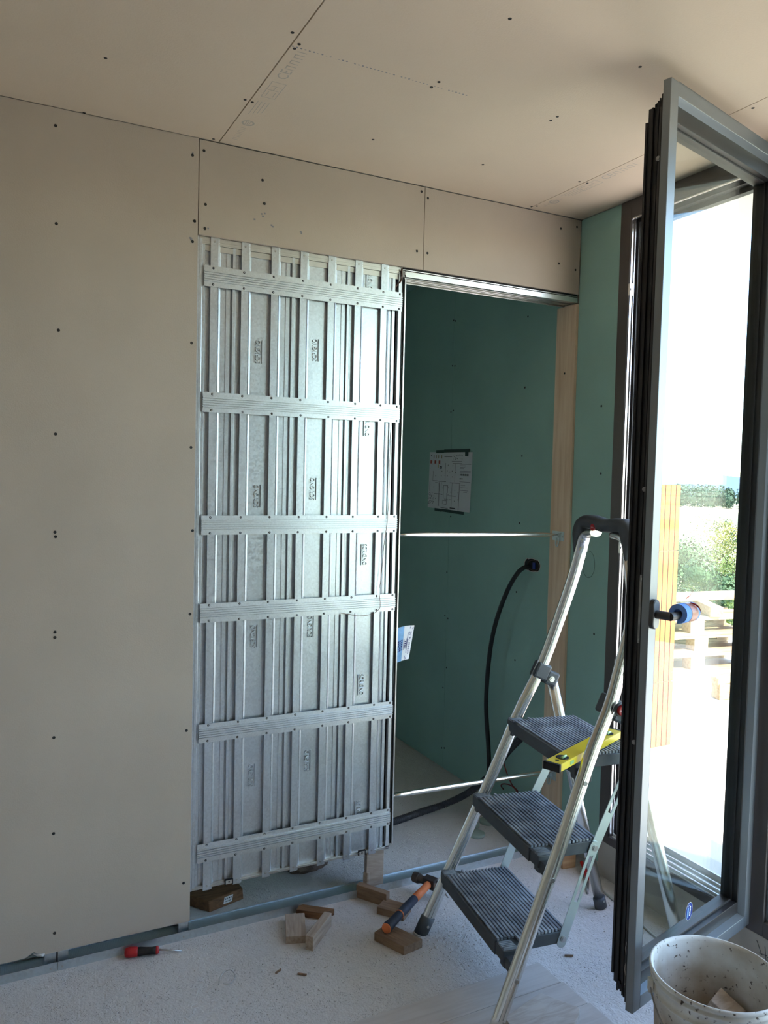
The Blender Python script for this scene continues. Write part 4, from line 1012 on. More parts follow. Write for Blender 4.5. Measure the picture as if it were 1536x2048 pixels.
mb = MB().box((X+0.0005, -0.0375, 0.985), (X+0.0030, -0.0205, 1.165))
for k in range(7): mb.box((X+0.0025, -0.0225, 1.02+k*0.017), (X+0.0031, -0.0205, 1.030+k*0.017))
lp = obj('lock_plate', mb, M['lock'], sash, local=True, bevel=0.001)
for z in (0.995, 1.155): obj('lock_screw', MB().cyl((X+0.003, -0.030, z), (X+0.0040, -0.030, z), 0.0040, 10), M['steel'], lp, local=True)
obj('corner_gear', MB().tube([(X+0.002, -0.032+0.003*math.sin(i*1.1), 0.06+0.010*i) for i in range(14)], 0.0014, 5), M['lock'], sash, local=True)
obj('pane', MB().box((0.048, -0.048, 0.048), (SW-0.048, -0.042, SH-0.048)), M['glass'], sash, local=True)
obj('pane', MB().box((0.048, -0.060, 0.048), (SW-0.048, -0.055, SH-0.048)), M['glass'], sash, local=True)
# handle
hz = 1.0675; hx = 0.671
poly = []
for k in range(24):
    a = 2*math.pi*k/24; poly.append((0.0165*math.cos(a), 0.0165*math.sin(a)+(0.0225 if math.sin(a) > 0 else -0.0225)))
hd = obj('handle', MB().prism(poly, 0.0, 0.0125, lambda a, b, h: (hx+a, h, hz+b)), M['handle'], sash, local=True, bevel=0.0015)
obj('rosette_face', MB().prism([(a*0.86, b*0.95) for a, b in poly], 0.0125, 0.0135, lambda a, b, h: (hx+a, h, hz+b)), M['sash'], hd, local=True)
obj('neck', MB().cyl((hx, 0.0125, hz), (hx, 0.054, hz), 0.0112, 22), M['handle'], hd, local=True)
obj('lever', MB().tube(smooth_path([(hx+0.004, 0.052, hz), (hx-0.012, 0.054, hz), (hx-0.05, 0.054, hz-0.001), (hx-0.085, 0.054, hz-0.003)], 6), 0.0110, 16, ref=(0, 0, 1)), M['handle'], hd, local=True)
# foam sleeve: a C-shaped length of pipe insulation round the lever
mb = MB()
prof = []
Ro, Ri = 0.0255, 0.0120
a0, a1 = math.radians(-95), math.radians(195)
ang = [a0+(a1-a0)*k/28 for k in range(29)]
prof = [(Ro*math.cos(a), Ro*math.sin(a)) for a in ang]+[(Ri*math.cos(a), Ri*math.sin(a)) for a in reversed(ang)]
cxf, cyf, czf = hx-0.029, 0.056, hz+0.005
mb.prism(prof, 0.0, -0.068, lambda a, b, h: (cxf+h, cyf+a, czf+b), smooth=False)
fs_ = obj('foam_sleeve', mb, M['foam'], sash, local=True, label='blue foam sleeve')
Rt = Ro+0.0006
obj('tape_band', MB().prism([(Rt*math.cos(a), Rt*math.sin(a)) for a in ang]+[((Rt-0.002)*math.cos(a), (Rt-0.002)*math.sin(a)) for a in reversed(ang)], -0.026, -0.059, lambda a, b, h: (cxf+h, cyf+a, czf+b)), M['tape'], fs_, local=True)
for pts in ([(cxf-0.040, cyf-0.004, czf+0.0255), (cxf-0.050, cyf-0.006, czf+0.035), (cxf-0.064, cyf-0.004, czf+0.041), (cxf-0.078, cyf-0.002, czf+0.052)], [(cxf-0.042, cyf+0.010, czf+0.027), (cxf-0.052, cyf+0.020, czf+0.022), (cxf-0.058, cyf+0.027, czf+0.014), (cxf-0.060, cyf+0.031, czf+0.003)]):
    P = smooth_path(pts, 4); m2 = MB()
    for i in range(len(P)-1):
        k = i/(len(P)-1); wd = 0.0045*(1-0.8*abs(k-0.45)); wd2 = 0.0045*(1-0.8*abs((i+1)/(len(P)-1)-0.45))
        m2.add([P[i]+V((0.3, 0.3, .6))*wd, P[i]-V((0.3, 0.3, .6))*wd, P[i+1]-V((0.3, 0.3, .6))*wd2, P[i+1]+V((0.3, 0.3, .6))*wd2], [(0, 1, 2, 3)])
    obj('ribbon_end', m2, M['ribbon'], fs_, local=True)
# round sticker on the pane
mb = MB(); seg = 28; cx_, cz_ = 0.3175, 0.134
rot = math.radians(7)
def sp(a, b, o): return (cx_-(a*math.cos(rot)+0.78*b*math.sin(rot)), -0.0414+o, cz_-a*math.sin(rot)+0.78*b*math.cos(rot))
mb.add([sp(0.0190*math.cos(2*math.pi*k/seg), 0.0325*math.sin(2*math.pi*k/seg), 0.0) for k in range(seg)], [tuple(range(seg))])
mb.add([sp(0.0203*math.cos(2*math.pi*k/seg), 0.0342*math.sin(2*math.pi*k/seg), -0.0003) for k in range(seg)], [tuple(range(seg))], 1)
for k in range(7): mb.add([sp(x, y, 0.0003) for x, y in ((0.0010+0.002*math.sin(k), 0.017-k*0.0052), (0.0080, 0.0175-k*0.0052), (0.0085, 0.0138-k*0.0052), (0.0015, 0.0135-k*0.0052))], [(0, 1, 2, 3)], 1)
for k in range(2): mb.add([sp(x, y, 0.0003) for x, y in ((-0.0120+k*0.005, 0.014), (-0.0085+k*0.005, 0.016), (-0.0085+k*0.005, -0.024), (-0.0120+k*0.005, -0.024))], [(0, 1, 2, 3)], 2)
arc = [(-0.003+0.009*math.cos(a), 0.012+0.012*math.sin(a)) for a in [math.radians(20+i*14) for i in range(10)]]
for i in range(9): mb.add([sp(x, y, 0.0003) for x, y in (arc[i], arc[i+1], (arc[i+1][0]*0.85, arc[i+1][1]-0.0012), (arc[i][0]*0.85, arc[i][1]-0.0012))], [(0, 1, 2, 3)], 1)
obj('sticker', mb, [M['sticker'], M['white'], M['label_blue']], sash, local=True, label='blue oval sticker', recalc=False)
for z in (0.25, 2.2): obj('hinge_pin', MB().cyl((0.0, -0.030, z-0.045), (0.0, -0.030, z+0.045), 0.008, 14), M['sash'], sash, local=True)

# ================================================================== FLOOR THINGS
# dusty formwork planks and the broken board on top
fp = thing('formwork_panel', 'dust covered panel of boards lying on the floor under the near ladder foot', 'boards', (1.26, -0.85, 0.0))
for y0_, y1_, xa, xb in ((-0.733, -0.622, 0.86, 1.618), (-0.845, -0.7345, 0.82, 1.626), (-0.957, -0.8465, 0.80, 1.634), (-1.07, -0.9585, 0.80, 1.642)):
    obj('plank', MB().box((xa, y0_, 0.0), (xb, y1_, 0.0125)), M['plank'], fp, bevel=0.0015)
mb = MB()
pts = [(1.345, -0.812), (1.508, -0.767), (1.572, -0.872), (1.566, -0.880), (1.560, -0.884), (1.553, -0.893), (1.535, -0.905), (1.520, -0.913), (1.490, -0.950), (1.330, -0.930)]
mb.prism(pts, 0.0126, 0.030, lambda a, b, h: (a, b, h))
tag(obj('broken_board', mb, M['plank2'], bevel=0.002), 'short dusty board with a splintered end lying on the boards by the bucket', 'board')

def block(name, c, L_, W_, H_, rz, m, label, z0=0.0, tilt=0.0, cat='wood offcut', group=None, cut=0.0, rx=0.0):
    mb = MB()
    hx_, hy_ = L_/2, W_/2
    mb.prism([(-hx_, -hy_), (hx_-cut, -hy_), (hx_, hy_), (-hx_, hy_)], 0, H_, lambda a, b, h: (a, b, h))
    o = obj(name, mb, m, bevel=0.0015, base=(0, 0, 0))
    o.location = (c[0], c[1], z0); o.rotation_euler = (rx, tilt, rz)
    return tag(o, label, cat, group)
OFF = 'wood offcuts on the floor'
block('wood_offcut', (0.970, -0.112), 0.140, 0.068, 0.026, math.radians(71), M['old_wood'], 'flat grey wood offcut lying left in the front cluster of three', group=OFF)
block('wood_offcut', (1.030, -0.178), 0.158, 0.028, 0.048, math.radians(44), M['old_wood'], 'grey wood offcut standing on its narrow edge, foremost of the cluster of three', group=OFF)
block('wood_offcut', (1.070, -0.048), 0.130, 0.040, 0.024, math.radians(-39), M['brown_wood'], 'dark brown wood offcut lying against the floor track behind two grey ones', group=OFF, cut=0.03)
block('wood_offcut', (1.300, -0.045), 0.130, 0.026, 0.050, math.radians(-57), M['mid_wood'], 'brown wood offcut on edge just left of the hammer head', group=OFF)
block('wood_offcut', (1.335, -0.150), 0.105, 0.070, 0.026, math.radians(-52), M['mid_wood'], 'flat brown wood offcut half hidden under the hammer shaft', group=OFF)
o = block('wood_offcut', (1.258, -0.325), 0.148, 0.075, 0.030, math.radians(-66), M['mid_wood'], 'broad brown wood offcut with a splintered end under the hammer handle end', group=OFF, cut=0.02)
block('wood_offcut', (2.140, -0.128), 0.060, 0.060, 0.092, math.radians(-10), M['pine_new'], 'small square pale wood block standing at the foot of the green wall', group=OFF)
# block with a sticker under the cassette
wb_ = thing('wood_block', 'chunky brown timber block with a white sticker under the left end of the cassette', 'wood block', (0.79, 0.19, 0.0))
mb = MB()
mb.prism([(0.690, 0.185), (0.734, 0.127), (0.871, 0.165), (0.868, 0.200), (0.840, 0.262), (0.650, 0.262), (0.655, 0.230)], 0.0, 0.043, lambda a, b, h: (a-0.004*(h > .04), b, h))
obj('timber', mb, M['brown_wood'], wb_, bevel=0.003)
d = V((0.137, 0.038, 0)).normalized(); nn = V((d.y, -d.x, 0))
c = V((0.732, 0.127, 0))+d*0.078+nn*0.0012+V((0, 0, 0.023))
obj('sticker', MB().obox(c, d*0.018, nn*0.0003, V((0.002, 0, 0.0125))), M['label'], wb_)
mb = MB()
for k in range(4): mb.obox(c+nn*0.0006+d*(-0.012+0.008*k)+V((0, 0, 0.005)), d*(0.0014 if k % 2 else 0.0028), nn*0.0002, V((0, 0, 0.0022)))
mb.obox(c+nn*0.0006+V((0, 0, -0.005)), d*0.012, nn*0.0002, V((0, 0, 0.001)))
obj('sticker_print', mb, M['ink'], wb_)
# short post under the right end of the cassette
mb = MB().prism([(1.309, 0.030), (1.378, 0.022), (1.386, 0.055), (1.317, 0.066)], 0.0024, 0.155, lambda a, b, h: (a, b, h))
mb.prism([(1.300, 0.040), (1.312, 0.027), (1.322, 0.026), (1.320, 0.060)], 0.0024, 0.070, lambda a, b, h: (a, b, h))
tag(obj('support_post', mb, M['old_wood'], bevel=0.002), 'short upright timber post in the floor track under the right end of the cassette', 'wood post')
# rubble lump behind the cassette
mb = MB(); ico = bmesh.new(); bmesh.ops.create_icosphere(ico, subdivisions=3, radius=1.0)
rnd = random.Random(3)
for v in ico.verts: v.co *= rnd.uniform(0.86, 1.08)
mb.add([(1.17+v.co.x*0.10+v.co.z*0.01, 0.285+v.co.y*0.055, 0.030+max(-0.030, v.co.z*0.046)) for v in ico.verts], [[q.index for q in f.verts] for f in ico.faces]); ico.free()
tag(obj('rubble_lump', mb, M['rubble']), 'dark lump of broken masonry on the floor behind the cassette', 'rubble')
# hammer
ham = thing('hammer', 'claw hammer with orange and black rubber grip resting on wood offcuts by the ladder', 'hammer', (1.37, -0.19, 0.0))
ha, hb = V((1.225, -0.298, 0.047)), V((1.520, -0.098, 0.052)); hd_ = (hb-ha).normalized(); hs = V((-hd_.y, hd_.x, 0))
L_ = (hb-ha).length
def hp_(k): return ha+hd_*(L_*k)
obj('rubber_grip', MB().tube([hp_(0.0), hp_(0.03), hp_(0.10), hp_(0.25), hp_(0.42), hp_(0.60)], [0.0150, 0.0185, 0.0165, 0.0150, 0.0165, 0.0150], 16), M['navy_rubber'], ham)
obj('grip_end', MB().tube([hp_(-0.012), hp_(0.0), hp_(0.012)], [0.0120, 0.0165, 0.0172], 16), M['orange'], ham)
obj('grip_ring', MB().tube([hp_(0.27), hp_(0.285)], [0.0163, 0.0163], 16), M['orange'], ham)
obj('orange_shaft', MB().tube([hp_(0.60), hp_(0.72), hp_(0.93)], [0.0150, 0.0145, 0.0135], 16), M['orange'], ham)
q = hp_(0.97); hs2 = (hs*0.96+hd_*0.1).normalized()
mb = MB().obox(q, hd_*0.018, hs2*0.024, V((0, 0, 0.018)))
mb.tube([q+hs2*0.020, q+hs2*0.036, q+hs2*0.048], [0.0150, 0.0140, 0.0185], 14).tube([q+hs2*0.048, q+hs2*0.074], [0.0195, 0.0185], 14)
hh_ = obj('hammer_head', mb, M['iron'], ham, bevel=0.002)
for sg in (-1, 1):
    P = smooth_path([q-hs2*0.012+hd_*sg*0.007, q-hs2*0.040+hd_*sg*0.010+V((0, 0, 0.002)), q-hs2*0.066+hd_*sg*0.013-V((0, 0, 0.006)), q-hs2*0.088+hd_*sg*0.015-V((0, 0, 0.022))], 4)
    obj('claw', MB().tube(P, [0.0105-0.0075*i/(len(P)-1) for i in range(len(P))], 10), M['scraped'] if sg < 0 else M['iron'], hh_)
# screwdriver
sd = thing('screwdriver', 'red and black screwdriver lying against the floor track under the big board', 'screwdriver', (0.5, -0.045, 0.0))
a = V((0.418, -0.018, 0.0165)); b = V((0.522, -0.046, 0.0150)); e = V((0.592, -0.0665, 0.0045)); d = (b-a).normalized()
pt = lambda k: a+(b-a)*k
obj('handle_end', MB().tube([pt(0.0), pt(0.04), pt(0.16), pt(0.34), pt(0.42)], [0.0085, 0.0145, 0.0165, 0.0155, 0.0120], 14), M['red'], sd)
obj('grip', MB().tube([pt(0.36), pt(0.45), pt(0.62), pt(0.80), pt(0.92)], [0.0135, 0.0140, 0.0120, 0.0110, 0.0125], 14), M['rubber'], sd)
obj('collar', MB().tube([pt(0.91), pt(0.96), pt(1.0)], [0.0125, 0.0130, 0.0090], 14), M['red'], sd)
obj('shaft', MB().tube([pt(0.99), e], [0.0030, 0.0026], 10), M['steel'], sd)
# pliers behind the rear ladder leg
pp_ = thing('pliers', 'red handled pliers lying on the floor behind the rear ladder leg', 'pliers', (2.12, -0.28, 0.0))
obj('grip', MB().tube(smooth_path([(2.175, -0.185, 0.030), (2.160, -0.220, 0.022), (2.140, -0.258, 0.014), (2.128, -0.272, 0.010)], 5), [0.0075]*5+[0.0095]*6+[0.0085]*5, 10), M['red'], pp_)
for k in (-1, 1): obj('jaw', MB().tube([(2.128, -0.272+k*0.004, 0.008), (2.100, -0.305+k*0.005, 0.006), (2.066, -0.348+k*0.001, 0.005)], [0.0045, 0.0042, 0.0025], 8), M['scraped'], pp_)
# thin rod, shaving, ring, twigs
tag(obj('steel_rod', MB().tube(smooth_path([(2.172, -0.236, 0.055), (2.166, -0.258, 0.030), (2.146, -0.305, 0.006), (2.121, -0.44, 0.005), (2.094, -0.618, 0.005), (2.06, -0.83, 0.005)], 5), 0.0032, 8), M['alu']), 'thin bent metal rod lying on the floor along the concrete upstand', 'rod')
tag(obj('metal_shaving', MB().tube(smooth_path([(0.655, -0.285, 0.003), (0.664, -0.262, 0.006), (0.682, -0.246, 0.014), (0.704, -0.246, 0.014), (0.712, -0.268, 0.004), (0.690, -0.292, 0.003), (0.668, -0.288, 0.006)], 6), 0.0016, 6), M['steel']), 'curled metal shaving on the rough floor below the cassette', 'shaving')
for (x, y, l_, r_, lb_) in ((0.842, -0.300, 0.022, 0.4, 'tiny wood splinter on the rough floor left of the front offcuts'), (0.905, -0.345, 0.030, -0.75, 'thin dark splinter on the rough floor in front of the offcuts'), (1.585, -0.585, 0.020, 0.2, 'flat grey chip on the floor just behind the board panel'), (1.74, -0.625, 0.028, -0.6, 'small dark stick on the floor right of the ladder')):
    tag(obj('splinter', MB().obox((x, y, 0.004), (math.cos(r_)*l_/2, math.sin(r_)*l_/2, 0.001), (-math.sin(r_)*0.0025, math.cos(r_)*0.0025, 0), (0, 0, 0.0025)), M['mid_wood']), lb_, 'splinter')
tor = MB().tube([(1.262+0.014*math.cos(k*math.pi/10), -0.905+0.014*math.sin(k*math.pi/10), 0.0155) for k in range(21)], 0.0025, 8)
tag(obj('metal_ring', tor, M['chrome']), 'small bright metal ring lying on the boards at the bottom of the ladder', 'ring')
mb = MB(); rnd = random.Random(11)
for k in range(900):
    z_ = rnd.random()
    if z_ < 0.35: x, y = rnd.gauss(1.40, 0.09), rnd.gauss(-0.37, 0.06)
    elif z_ < 0.6: x, y = rnd.uniform(0.1, 1.3), rnd.uniform(-0.55, -0.03)
    else: x, y = rnd.uniform(1.3, 2.15), rnd.uniform(-0.75, 0.9)
    s_ = rnd.uniform(0.0012, 0.0036)
    vs = [(x+s_*rnd.uniform(.6, 1.2), y, 0), (x-s_*rnd.uniform(.3, .8), y+s_, 0), (x-s_*.5, y-s_*rnd.uniform(.6, 1.1), 0), (x, y, s_*rnd.uniform(.8, 1.5))]
    mb.add(vs, [(0, 1, 3), (1, 2, 3), (2, 0, 3), (0, 2, 1)])
obj('mortar_crumbs', mb, M['sand'], label='scattered grey mortar crumbs on the floor', cat='crumbs', kind='stuff')

# bucket with a wood block inside
bk = thing('bucket', 'dirty white plastic bucket splashed with mortar in the right front corner', 'bucket', (1.640, -1.281, 0.0))
RT, HB = 0.157, 0.362
prof = [(0.0001, 0.006), (0.122, 0.006), (0.126, 0.0), (0.130, 0.004), (0.1335, 0.03), (0.1455, HB-0.066), (0.1465, HB-0.062), (0.1530, HB-0.060), (0.1535, HB-0.055), (0.1490, HB-0.053), (0.1490, HB-0.030), (0.1550, HB-0.028), (0.1560, HB-0.022), (0.1510, HB-0.019), (0.1510, HB-0.013), (0.1575, HB-0.011), (RT+0.001, HB-0.004), (RT-0.002, HB), (RT-0.005, HB-0.001), (RT-0.009, HB-0.010), (0.1440, HB-0.05), (0.1280, 0.035), (0.122, 0.014), (0.0001, 0.012)]
obj('shell', MB().lathe(prof, seg=72), M['bucket'], bk, local=True)
wire = []
for k in range(25):
    a = math.pi*k/24; wire.append((-0.1585*math.cos(a)*1.0, -0.1585*math.sin(a)*0.97-0.004, HB-0.045-0.120*math.sin(a)))
rz_b = math.radians(-35)
wire = [(x*math.cos(rz_b)-y*math.sin(rz_b), x*math.sin(rz_b)+y*math.cos(rz_b), z) for x, y, z in wire]
obj('wire_handle', MB().tube(wire, 0.0022, 8), M['lock'], bk, local=True)
for e in (wire[0], wire[-1]):
    d = V((e[0], e[1], 0)).normalized(); t = V((-d.y, d.x, 0))
    obj('handle_ear', MB().obox(V((e[0], e[1], e[2]-0.006))-d*0.002, d*0.006, t*0.010, V((0, 0, 0.016))), M['bucket'], bk, local=True, bevel=0.002)
mb = MB()
rb_ = Matrix.Rotation(math.radians(20), 4, 'Z') @ Matrix.Rotation(math.radians(26), 4, 'X')
cbk = V((1.700, -1.222, 0.150))
mb.obox(cbk, (rb_ @ V((0.036, 0, 0, 0))).xyz, (rb_ @ V((0, 0.036, 0, 0))).xyz, (rb_ @ V((0, 0, 0.100, 0))).xyz)
tag(obj('wood_piece', mb, M['old_wood'], bevel=0.002), 'square pale wood piece standing inside the white bucket', 'wood offcut')
mb = MB(); mb.lathe([(0.0001, 0.030), (0.05, 0.034), (0.09, 0.030), (0.120, 0.016), (0.1215, 0.0135)], (1.640, -1.281, 0), 40)
obj('mortar_residue', MB().lathe([(0.0001, 0.036), (0.05, 0.034), (0.09, 0.026), (0.1235, 0.0225)], (1.640, -1.281, 0), 40), mat('dried_mortar', (0.36, 0.28, 0.19), 0.95, var=0.25, vscale=25, bump=0.6, bscale=40), bk)
tag(obj('wood_slab', MB().prism([(1.430, -0.985), (1.505, -1.010), (1.535, -1.100), (1.440, -1.110)], 0.0, 0.045, lambda a, b, h: (a, b, h)), M['old_wood'], bevel=0.003), 'worn slab of wood on the floor between the window leaf and the bucket', 'wood offcut')

# ================================================================== OUTSIDE
ZT_ = 0.10
obj('terrace_slab', MB().box((2.472, -9, -0.25), (6.9, 11, ZT_)), M['terrace'], kind='structure')
M['brick'] = mat('orange_clay_block', (0.40, 0.115, 0.028), 0.9, var=0.12, vscale=10, bump=0.3, bscale=60)
M['mortar'] = mat('mortar_joint', (0.26, 0.15, 0.09), 0.95)
pier = thing('brick_pier', 'orange grooved clay block pier standing on the terrace just outside the window', 'pier', (3.33, 0.69, ZT_))
bw = 0.262; x0 = 3.200; y0_ = 0.560
# one course block: grooved front face
M['clay_shade'] = mat('groove_shade_clay', (0.16, 0.035, 0.012), 0.95)  # darker colour on the groove faces stands in for their shade
prof = [(x0, y0_)]
for k in range(6):
    gx = x0+0.030+k*0.0395
    prof += [(gx-0.0040, y0_), (gx-0.0025, y0_+0.010), (gx+0.0025, y0_+0.010), (gx+0.0040, y0_)]
prof += [(x0+bw, y0_), (x0+bw, y0_+0.25), (x0, y0_+0.25)]
bmb = MB().prism(prof, ZT_+0.002, ZT_+0.362, lambda a, b, h: (a, b, h))
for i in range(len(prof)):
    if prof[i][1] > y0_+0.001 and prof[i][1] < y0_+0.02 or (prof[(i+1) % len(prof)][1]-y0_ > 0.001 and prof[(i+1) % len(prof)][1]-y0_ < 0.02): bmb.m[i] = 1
b0 = obj('brick', bmb, [M['brick'], M['clay_shade']], pier)
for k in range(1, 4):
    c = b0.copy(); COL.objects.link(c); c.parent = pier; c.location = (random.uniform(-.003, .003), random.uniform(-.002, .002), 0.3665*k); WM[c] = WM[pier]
obj('mortar_bed', MB().box((x0+0.006, y0_+0.006, ZT_), (x0+bw-0.006, y0_+0.244, ZT_+1.46)), M['mortar'], pier)

M['pallet'] = wood_mat('weathered_pallet_wood', (0.44, 0.32, 0.20), (0.32, 0.21, 0.12), axis=(1.5, 12, 12), scale=4)
def pallet(z, dx, label):
    t = thing('pallet', label, 'pallet', (5.05+dx, 2.12, z), math.radians(-8), 'pallets stacked on the terrace')
    hx_, hy_ = 0.60, 0.40
    for yy in (-0.35, 0.0, 0.35): obj('bottom_board', MB().box((-hx_, yy-0.05, 0.0), (hx_, yy+0.05, 0.020)), M['pallet'], t, local=True)
    for xx in (-0.53, 0.0, 0.53):
        for yy in (-0.35, 0.0, 0.35): obj('block', MB().box((xx-0.065, yy-0.05, 0.020), (xx+0.065, yy+0.05, 0.096)), M['pallet'], t, local=True)
        obj('stringer_board', MB().box((xx-0.065, -hy_, 0.096), (xx+0.065, hy_, 0.118)), M['pallet'], t, local=True)
    for k in range(5):
        yy = -hy_+0.06+k*0.17; obj('deck_board', MB().box((-hx_, yy-0.060, 0.118), (hx_, yy+0.060, 0.142)), M['pallet'], t, local=True)
    return t
pallet(ZT_, 0.0, 'bottom pallet of the stack on the sunlit terrace')
pallet(ZT_+0.143, 0.03, 'middle pallet of the stack on the sunlit terrace')
pallet(ZT_+0.286, -0.02, 'top pallet of the stack on the sunlit terrace')
for k, (xx, yy, rz, l_, lbl) in enumerate(((4.80, 2.02, 1.25, 0.75, 'left timber beam across the top pallet on the terrace'), (5.32, 2.02, 1.05, 0.80, 'right timber beam across the top pallet on the terrace'))):
    mb = MB().obox((xx, yy, ZT_+0.429+0.0405), (math.cos(rz)*l_/2, math.sin(rz)*l_/2, 0), (-math.sin(rz)*0.05, math.cos(rz)*0.05, 0), (0, 0, 0.040))
    tag(obj('timber_beam', mb, M['pallet'], bevel=0.003), lbl, 'beam', 'beams on the pallets')
mb = MB().obox((5.05, 2.10, ZT_+0.5105+0.018), (0.85*math.cos(-.14), 0.85*math.sin(-.14), 0), (0.14*0.12, 0.12, 0), (0, 0, 0.018))
tag(obj('scaffold_board', mb, M['pallet'], bevel=0.003), 'long pale board lying on the beams above the pallets', 'board')
mb = MB().obox((4.60, 1.10, ZT_+0.055), (0.11, -0.03, 0), (0.012, 0.045, 0), (0, 0, 0.055)).obox((4.555, 1.115, ZT_+0.135), (0.075, -0.02, 0.01), (0.010, 0.040, 0), (0, 0.0, 0.026))
tag(obj('timber_offcut', mb, M['pallet'], bevel=0.006), 'notched timber offcut lying alone on the sunlit terrace', 'wood offcut')

# ground, trees, far tree line and hill
GZ = -6.5
def ground_mat():
    m, nt, b = new_mat('stubble_field'); b.inputs['Roughness'].default_value = 1.0
    tc = nt.nodes.new('ShaderNodeTexCoord'); mp = nt.nodes.new('ShaderNodeMapping'); mp.inputs['Rotation'].default_value = (0, 0, math.radians(41)); mp.inputs['Scale'].default_value = (0.012, 0.0012, 1)
    nt.links.new(tc.outputs['Object'], mp.inputs['Vector'])
    n = nt.nodes.new('ShaderNodeTexNoise'); n.inputs['Scale'].default_value = 1.0; n.inputs['Detail'].default_value = 2; nt.links.new(mp.outputs[0], n.inputs['Vector'])
    r = nt.nodes.new('ShaderNodeValToRGB'); r.color_ramp.interpolation = 'EASE'
    r.color_ramp.elements[0].position = 0.40; r.color_ramp.elements[0].color = (0.22, 0.25, 0.14, 1)
    r.color_ramp.elements[1].position = 0.52; r.color_ramp.elements[1].color = (0.62, 0.52, 0.34, 1)
    nt.links.new(n.outputs[0], r.inputs[0]); nt.links.new(r.outputs[0], b.inputs['Base Color'])
    return m
obj('ground', MB().box((-60, -600, GZ-0.5), (3000, 3000, GZ)), ground_mat(), kind='structure', base=(0, 0, GZ))
M['leafA'] = mat('mid_green_leaf', (0.075, 0.115, 0.020), 0.7, var=0.35, vscale=0.9)
M['leafB'] = mat('blue_green_leaf', (0.055, 0.095, 0.040), 0.7, var=0.35, vscale=0.9)
M['leafC'] = mat('yellow_green_leaf', (0.15, 0.145, 0.018), 0.7, var=0.35, vscale=0.9)
M['bark'] = mat('tree_bark', (0.12, 0.09, 0.06), 0.9, bump=0.5, bscale=20)
for m_ in ('leafA', 'leafB', 'leafC'):
    M[m_].node_tree.nodes['Principled BSDF'].inputs['Transmission Weight'].default_value = 0.0
def tree(x, y, top, r, m, label, seed, n=20000, conic=0.0):
    t = thing('tree', label, 'tree', (x, y, GZ), group='trees beyond the terrace')
    rd = random.Random(seed); h = top-GZ
    mb = MB(); mb.tube([(0, 0, 0), (0.05, 0.03, h*0.35), (-0.04, 0.05, h*0.75)], [0.18, 0.14, 0.05], 8)
    for k in range(7):
        a = rd.uniform(0, 6.28); z_ = h*rd.uniform(.3, .6); mb.tube([(0, 0, z_), (math.cos(a)*r*.4, math.sin(a)*r*.4, z_+h*.12), (math.cos(a)*r*.75, math.sin(a)*r*.75, z_+h*.22)], [0.07, 0.045, 0.02], 6)
    obj('trunk', mb, M['bark'], t, local=True)
    mb = MB(); blobs = []
    for k in range(26):
        zz_ = rd.uniform(0.30, 0.98); rad = r*(1-conic*zz_)*(0.95 if zz_ < .75 else 0.62)*rd.uniform(.35, .9); a = rd.uniform(0, 6.28)
        blobs.append((math.cos(a)*rad, math.sin(a)*rad, zz_*h-0.25*r, r*rd.uniform(.26, .46)*(1-conic*0.5*zz_)))
    for k in range(n):
        bx, by, bz, br = rd.choice(blobs)
        u = V((rd.gauss(0, 1), rd.gauss(0, 1), rd.gauss(0, 1))).normalized(); p = V((bx, by, bz))+u*br*rd.uniform(.7, 1.08)
        if p.z > h: p.z = h-rd.uniform(0, .3)
        s_ = rd.uniform(0.022, 0.042)
        a = V((rd.gauss(0, 1), rd.gauss(0, 1), rd.gauss(0, 1))).normalized(); b = u.cross(a).normalized(); a = (a*0.5+b.cross(u)).normalized()
        mb.add([p-a*s_, p-b*s_*.5, p+a*s_, p+b*s_*.5], [(0, 1, 2, 3)])
    obj('foliage', mb, m, t, local=True, kind='stuff', recalc=False)
cx0, cy0 = 0.0, -2.609
def at(azx, D): 
    d = V((azx, math.sqrt(1-azx*azx))); return (cx0+d.x*D, cy0+d.y*D)
for azx, D, top, r, m_, lbl, sd_, cn in (
    (0.737, 19, 0.70, 1.4, 'leafB', 'pointed green tree beyond the terrace, directly right of the orange block pier', 1, 0.5),
    (0.751, 23, 0.36, 1.7, 'leafA', 'rounded mid green tree beyond the terrace between the pointed tree and the yellowish one', 2, 0.1),
    (0.762, 15.6, 0.52, 1.2, 'leafB', 'bluish green bushy tree beyond the terrace, lowest of the group', 3, 0.1),
    (0.779, 27, 0.58, 2.0, 'leafC', 'tall yellowish green tree beyond the terrace, seen nearest the right edge of the open pane', 4, 0.2),
    (0.815, 19, 0.70, 1.7, 'leafA', 'broad mid green tree farthest right beyond the terrace, behind the window frame', 5, 0.1),
    (0.690, 19, 0.45, 1.9, 'leafA', 'broad mid green tree beyond the terrace hidden mostly behind the orange pier', 6, 0.1)):
    x, y = at(azx, D); tree(x, y, top, r, M[m_], lbl, sd_, conic=cn)
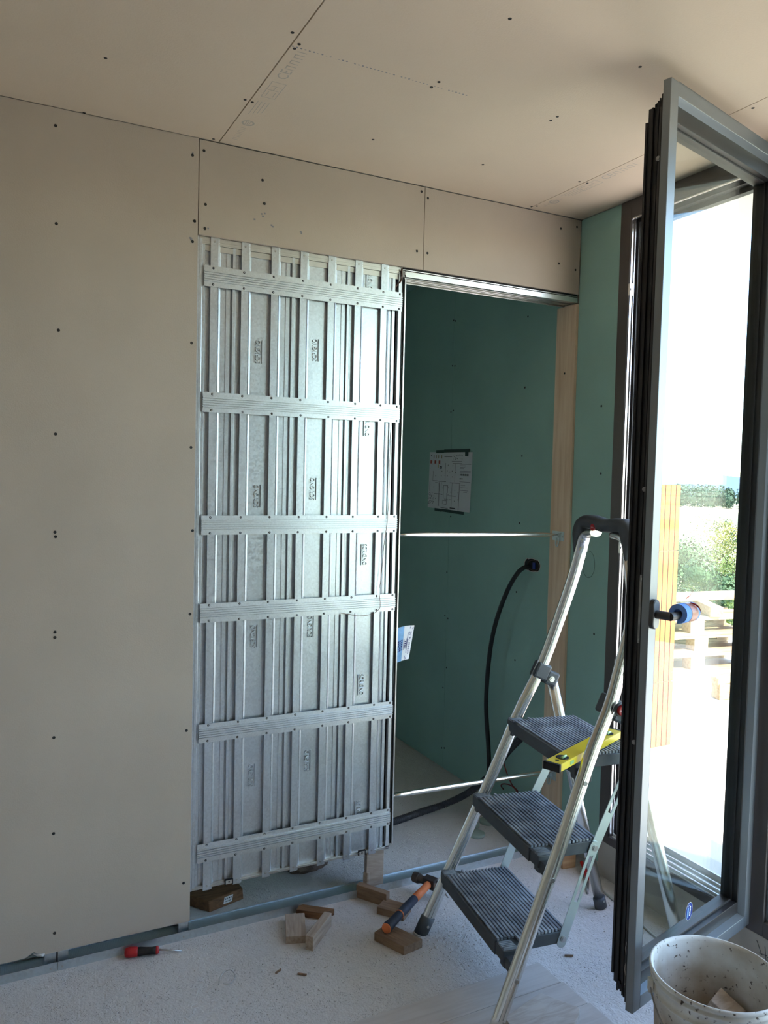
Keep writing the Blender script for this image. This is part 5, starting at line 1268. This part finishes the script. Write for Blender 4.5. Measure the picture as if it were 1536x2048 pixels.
# lower shrubs closing the view under the crowns
rd = random.Random(5); mb = MB()
for k in range(26000):
    azx = rd.uniform(0.66, 0.84); D = rd.uniform(11.2, 12.8); x, y = at(azx, D)
    p = V((x, y, GZ+rd.uniform(4.2, 6.15)+0.4*math.sin(azx*90))); u = V((rd.gauss(0, 1), rd.gauss(0, 1), rd.gauss(0, 1))).normalized(); a = u.orthogonal().normalized(); b = u.cross(a); s_ = rd.uniform(.018, .038)
    mb.add([p-a*s_, p-b*s_*.5, p+a*s_, p+b*s_*.5], [(0, 1, 2, 3)])
obj('shrubbery', mb, mat('light_green_leaf', (0.10, 0.14, 0.028), 0.7, var=0.35, vscale=0.9), label='light green shrubs growing below the trees beyond the terrace', cat='shrubs', kind='stuff', recalc=False)
mb = MB(); rd = random.Random(9)
for k in range(330):
    azx = rd.uniform(0.62, 0.88); D = rd.uniform(262, 300); x, y = at(azx, D)
    s_ = rd.uniform(1.3, 2.6); hh = rd.uniform(5.3, 7.4)
    for q in range(85):
        u = V((rd.gauss(0, 1), rd.gauss(0, 1), rd.gauss(0, 1))).normalized()
        p = V((x+u.x*s_, y+u.y*s_, GZ+hh*0.52+u.z*hh*0.5)); a = u.orthogonal().normalized(); b = u.cross(a); t_ = rd.uniform(.28, .6)
        mb.add([p-a*t_, p-b*t_*.7, p+a*t_, p+b*t_*.7], [(0, 1, 2, 3)])
obj('distant_treeline', mb, mat('distant_wood', (0.05, 0.085, 0.055), 0.9, var=0.3, vscale=0.3), label='grey green line of woodland across the far side of the field', cat='trees', kind='stuff', recalc=False)
mb = MB(); n = 60; vs = []
for i in range(n+1):
    azx = 0.45+0.5*i/n; x, y = at(azx, 2300)
    hgt = 8+15*math.exp(-((azx-0.765)/0.014)**2)+11*math.exp(-((azx-0.795)/0.02)**2)+2*math.sin(i*0.9)
    x2_, y2_ = at(azx, 2700)
    x, y = at(azx, 420); vs += [(x, y, GZ-0.3), (x2_, y2_, GZ+max(4, hgt)+6), (x2_*1.06, y2_*1.06, GZ-1)]
mb.add(vs, [(3*i, 3*i+3, 3*i+4, 3*i+1) for i in range(n)]+[(3*i+1, 3*i+4, 3*i+5, 3*i+2) for i in range(n)], 0, True)
tag(obj('hill', mb, mat('haze_blue_hill', (0.085, 0.135, 0.23), 1.0), recalc=True), 'low haze-blue hill on the horizon above the woodland', 'hill')  # blue of the distant haze is put into the hill's colour
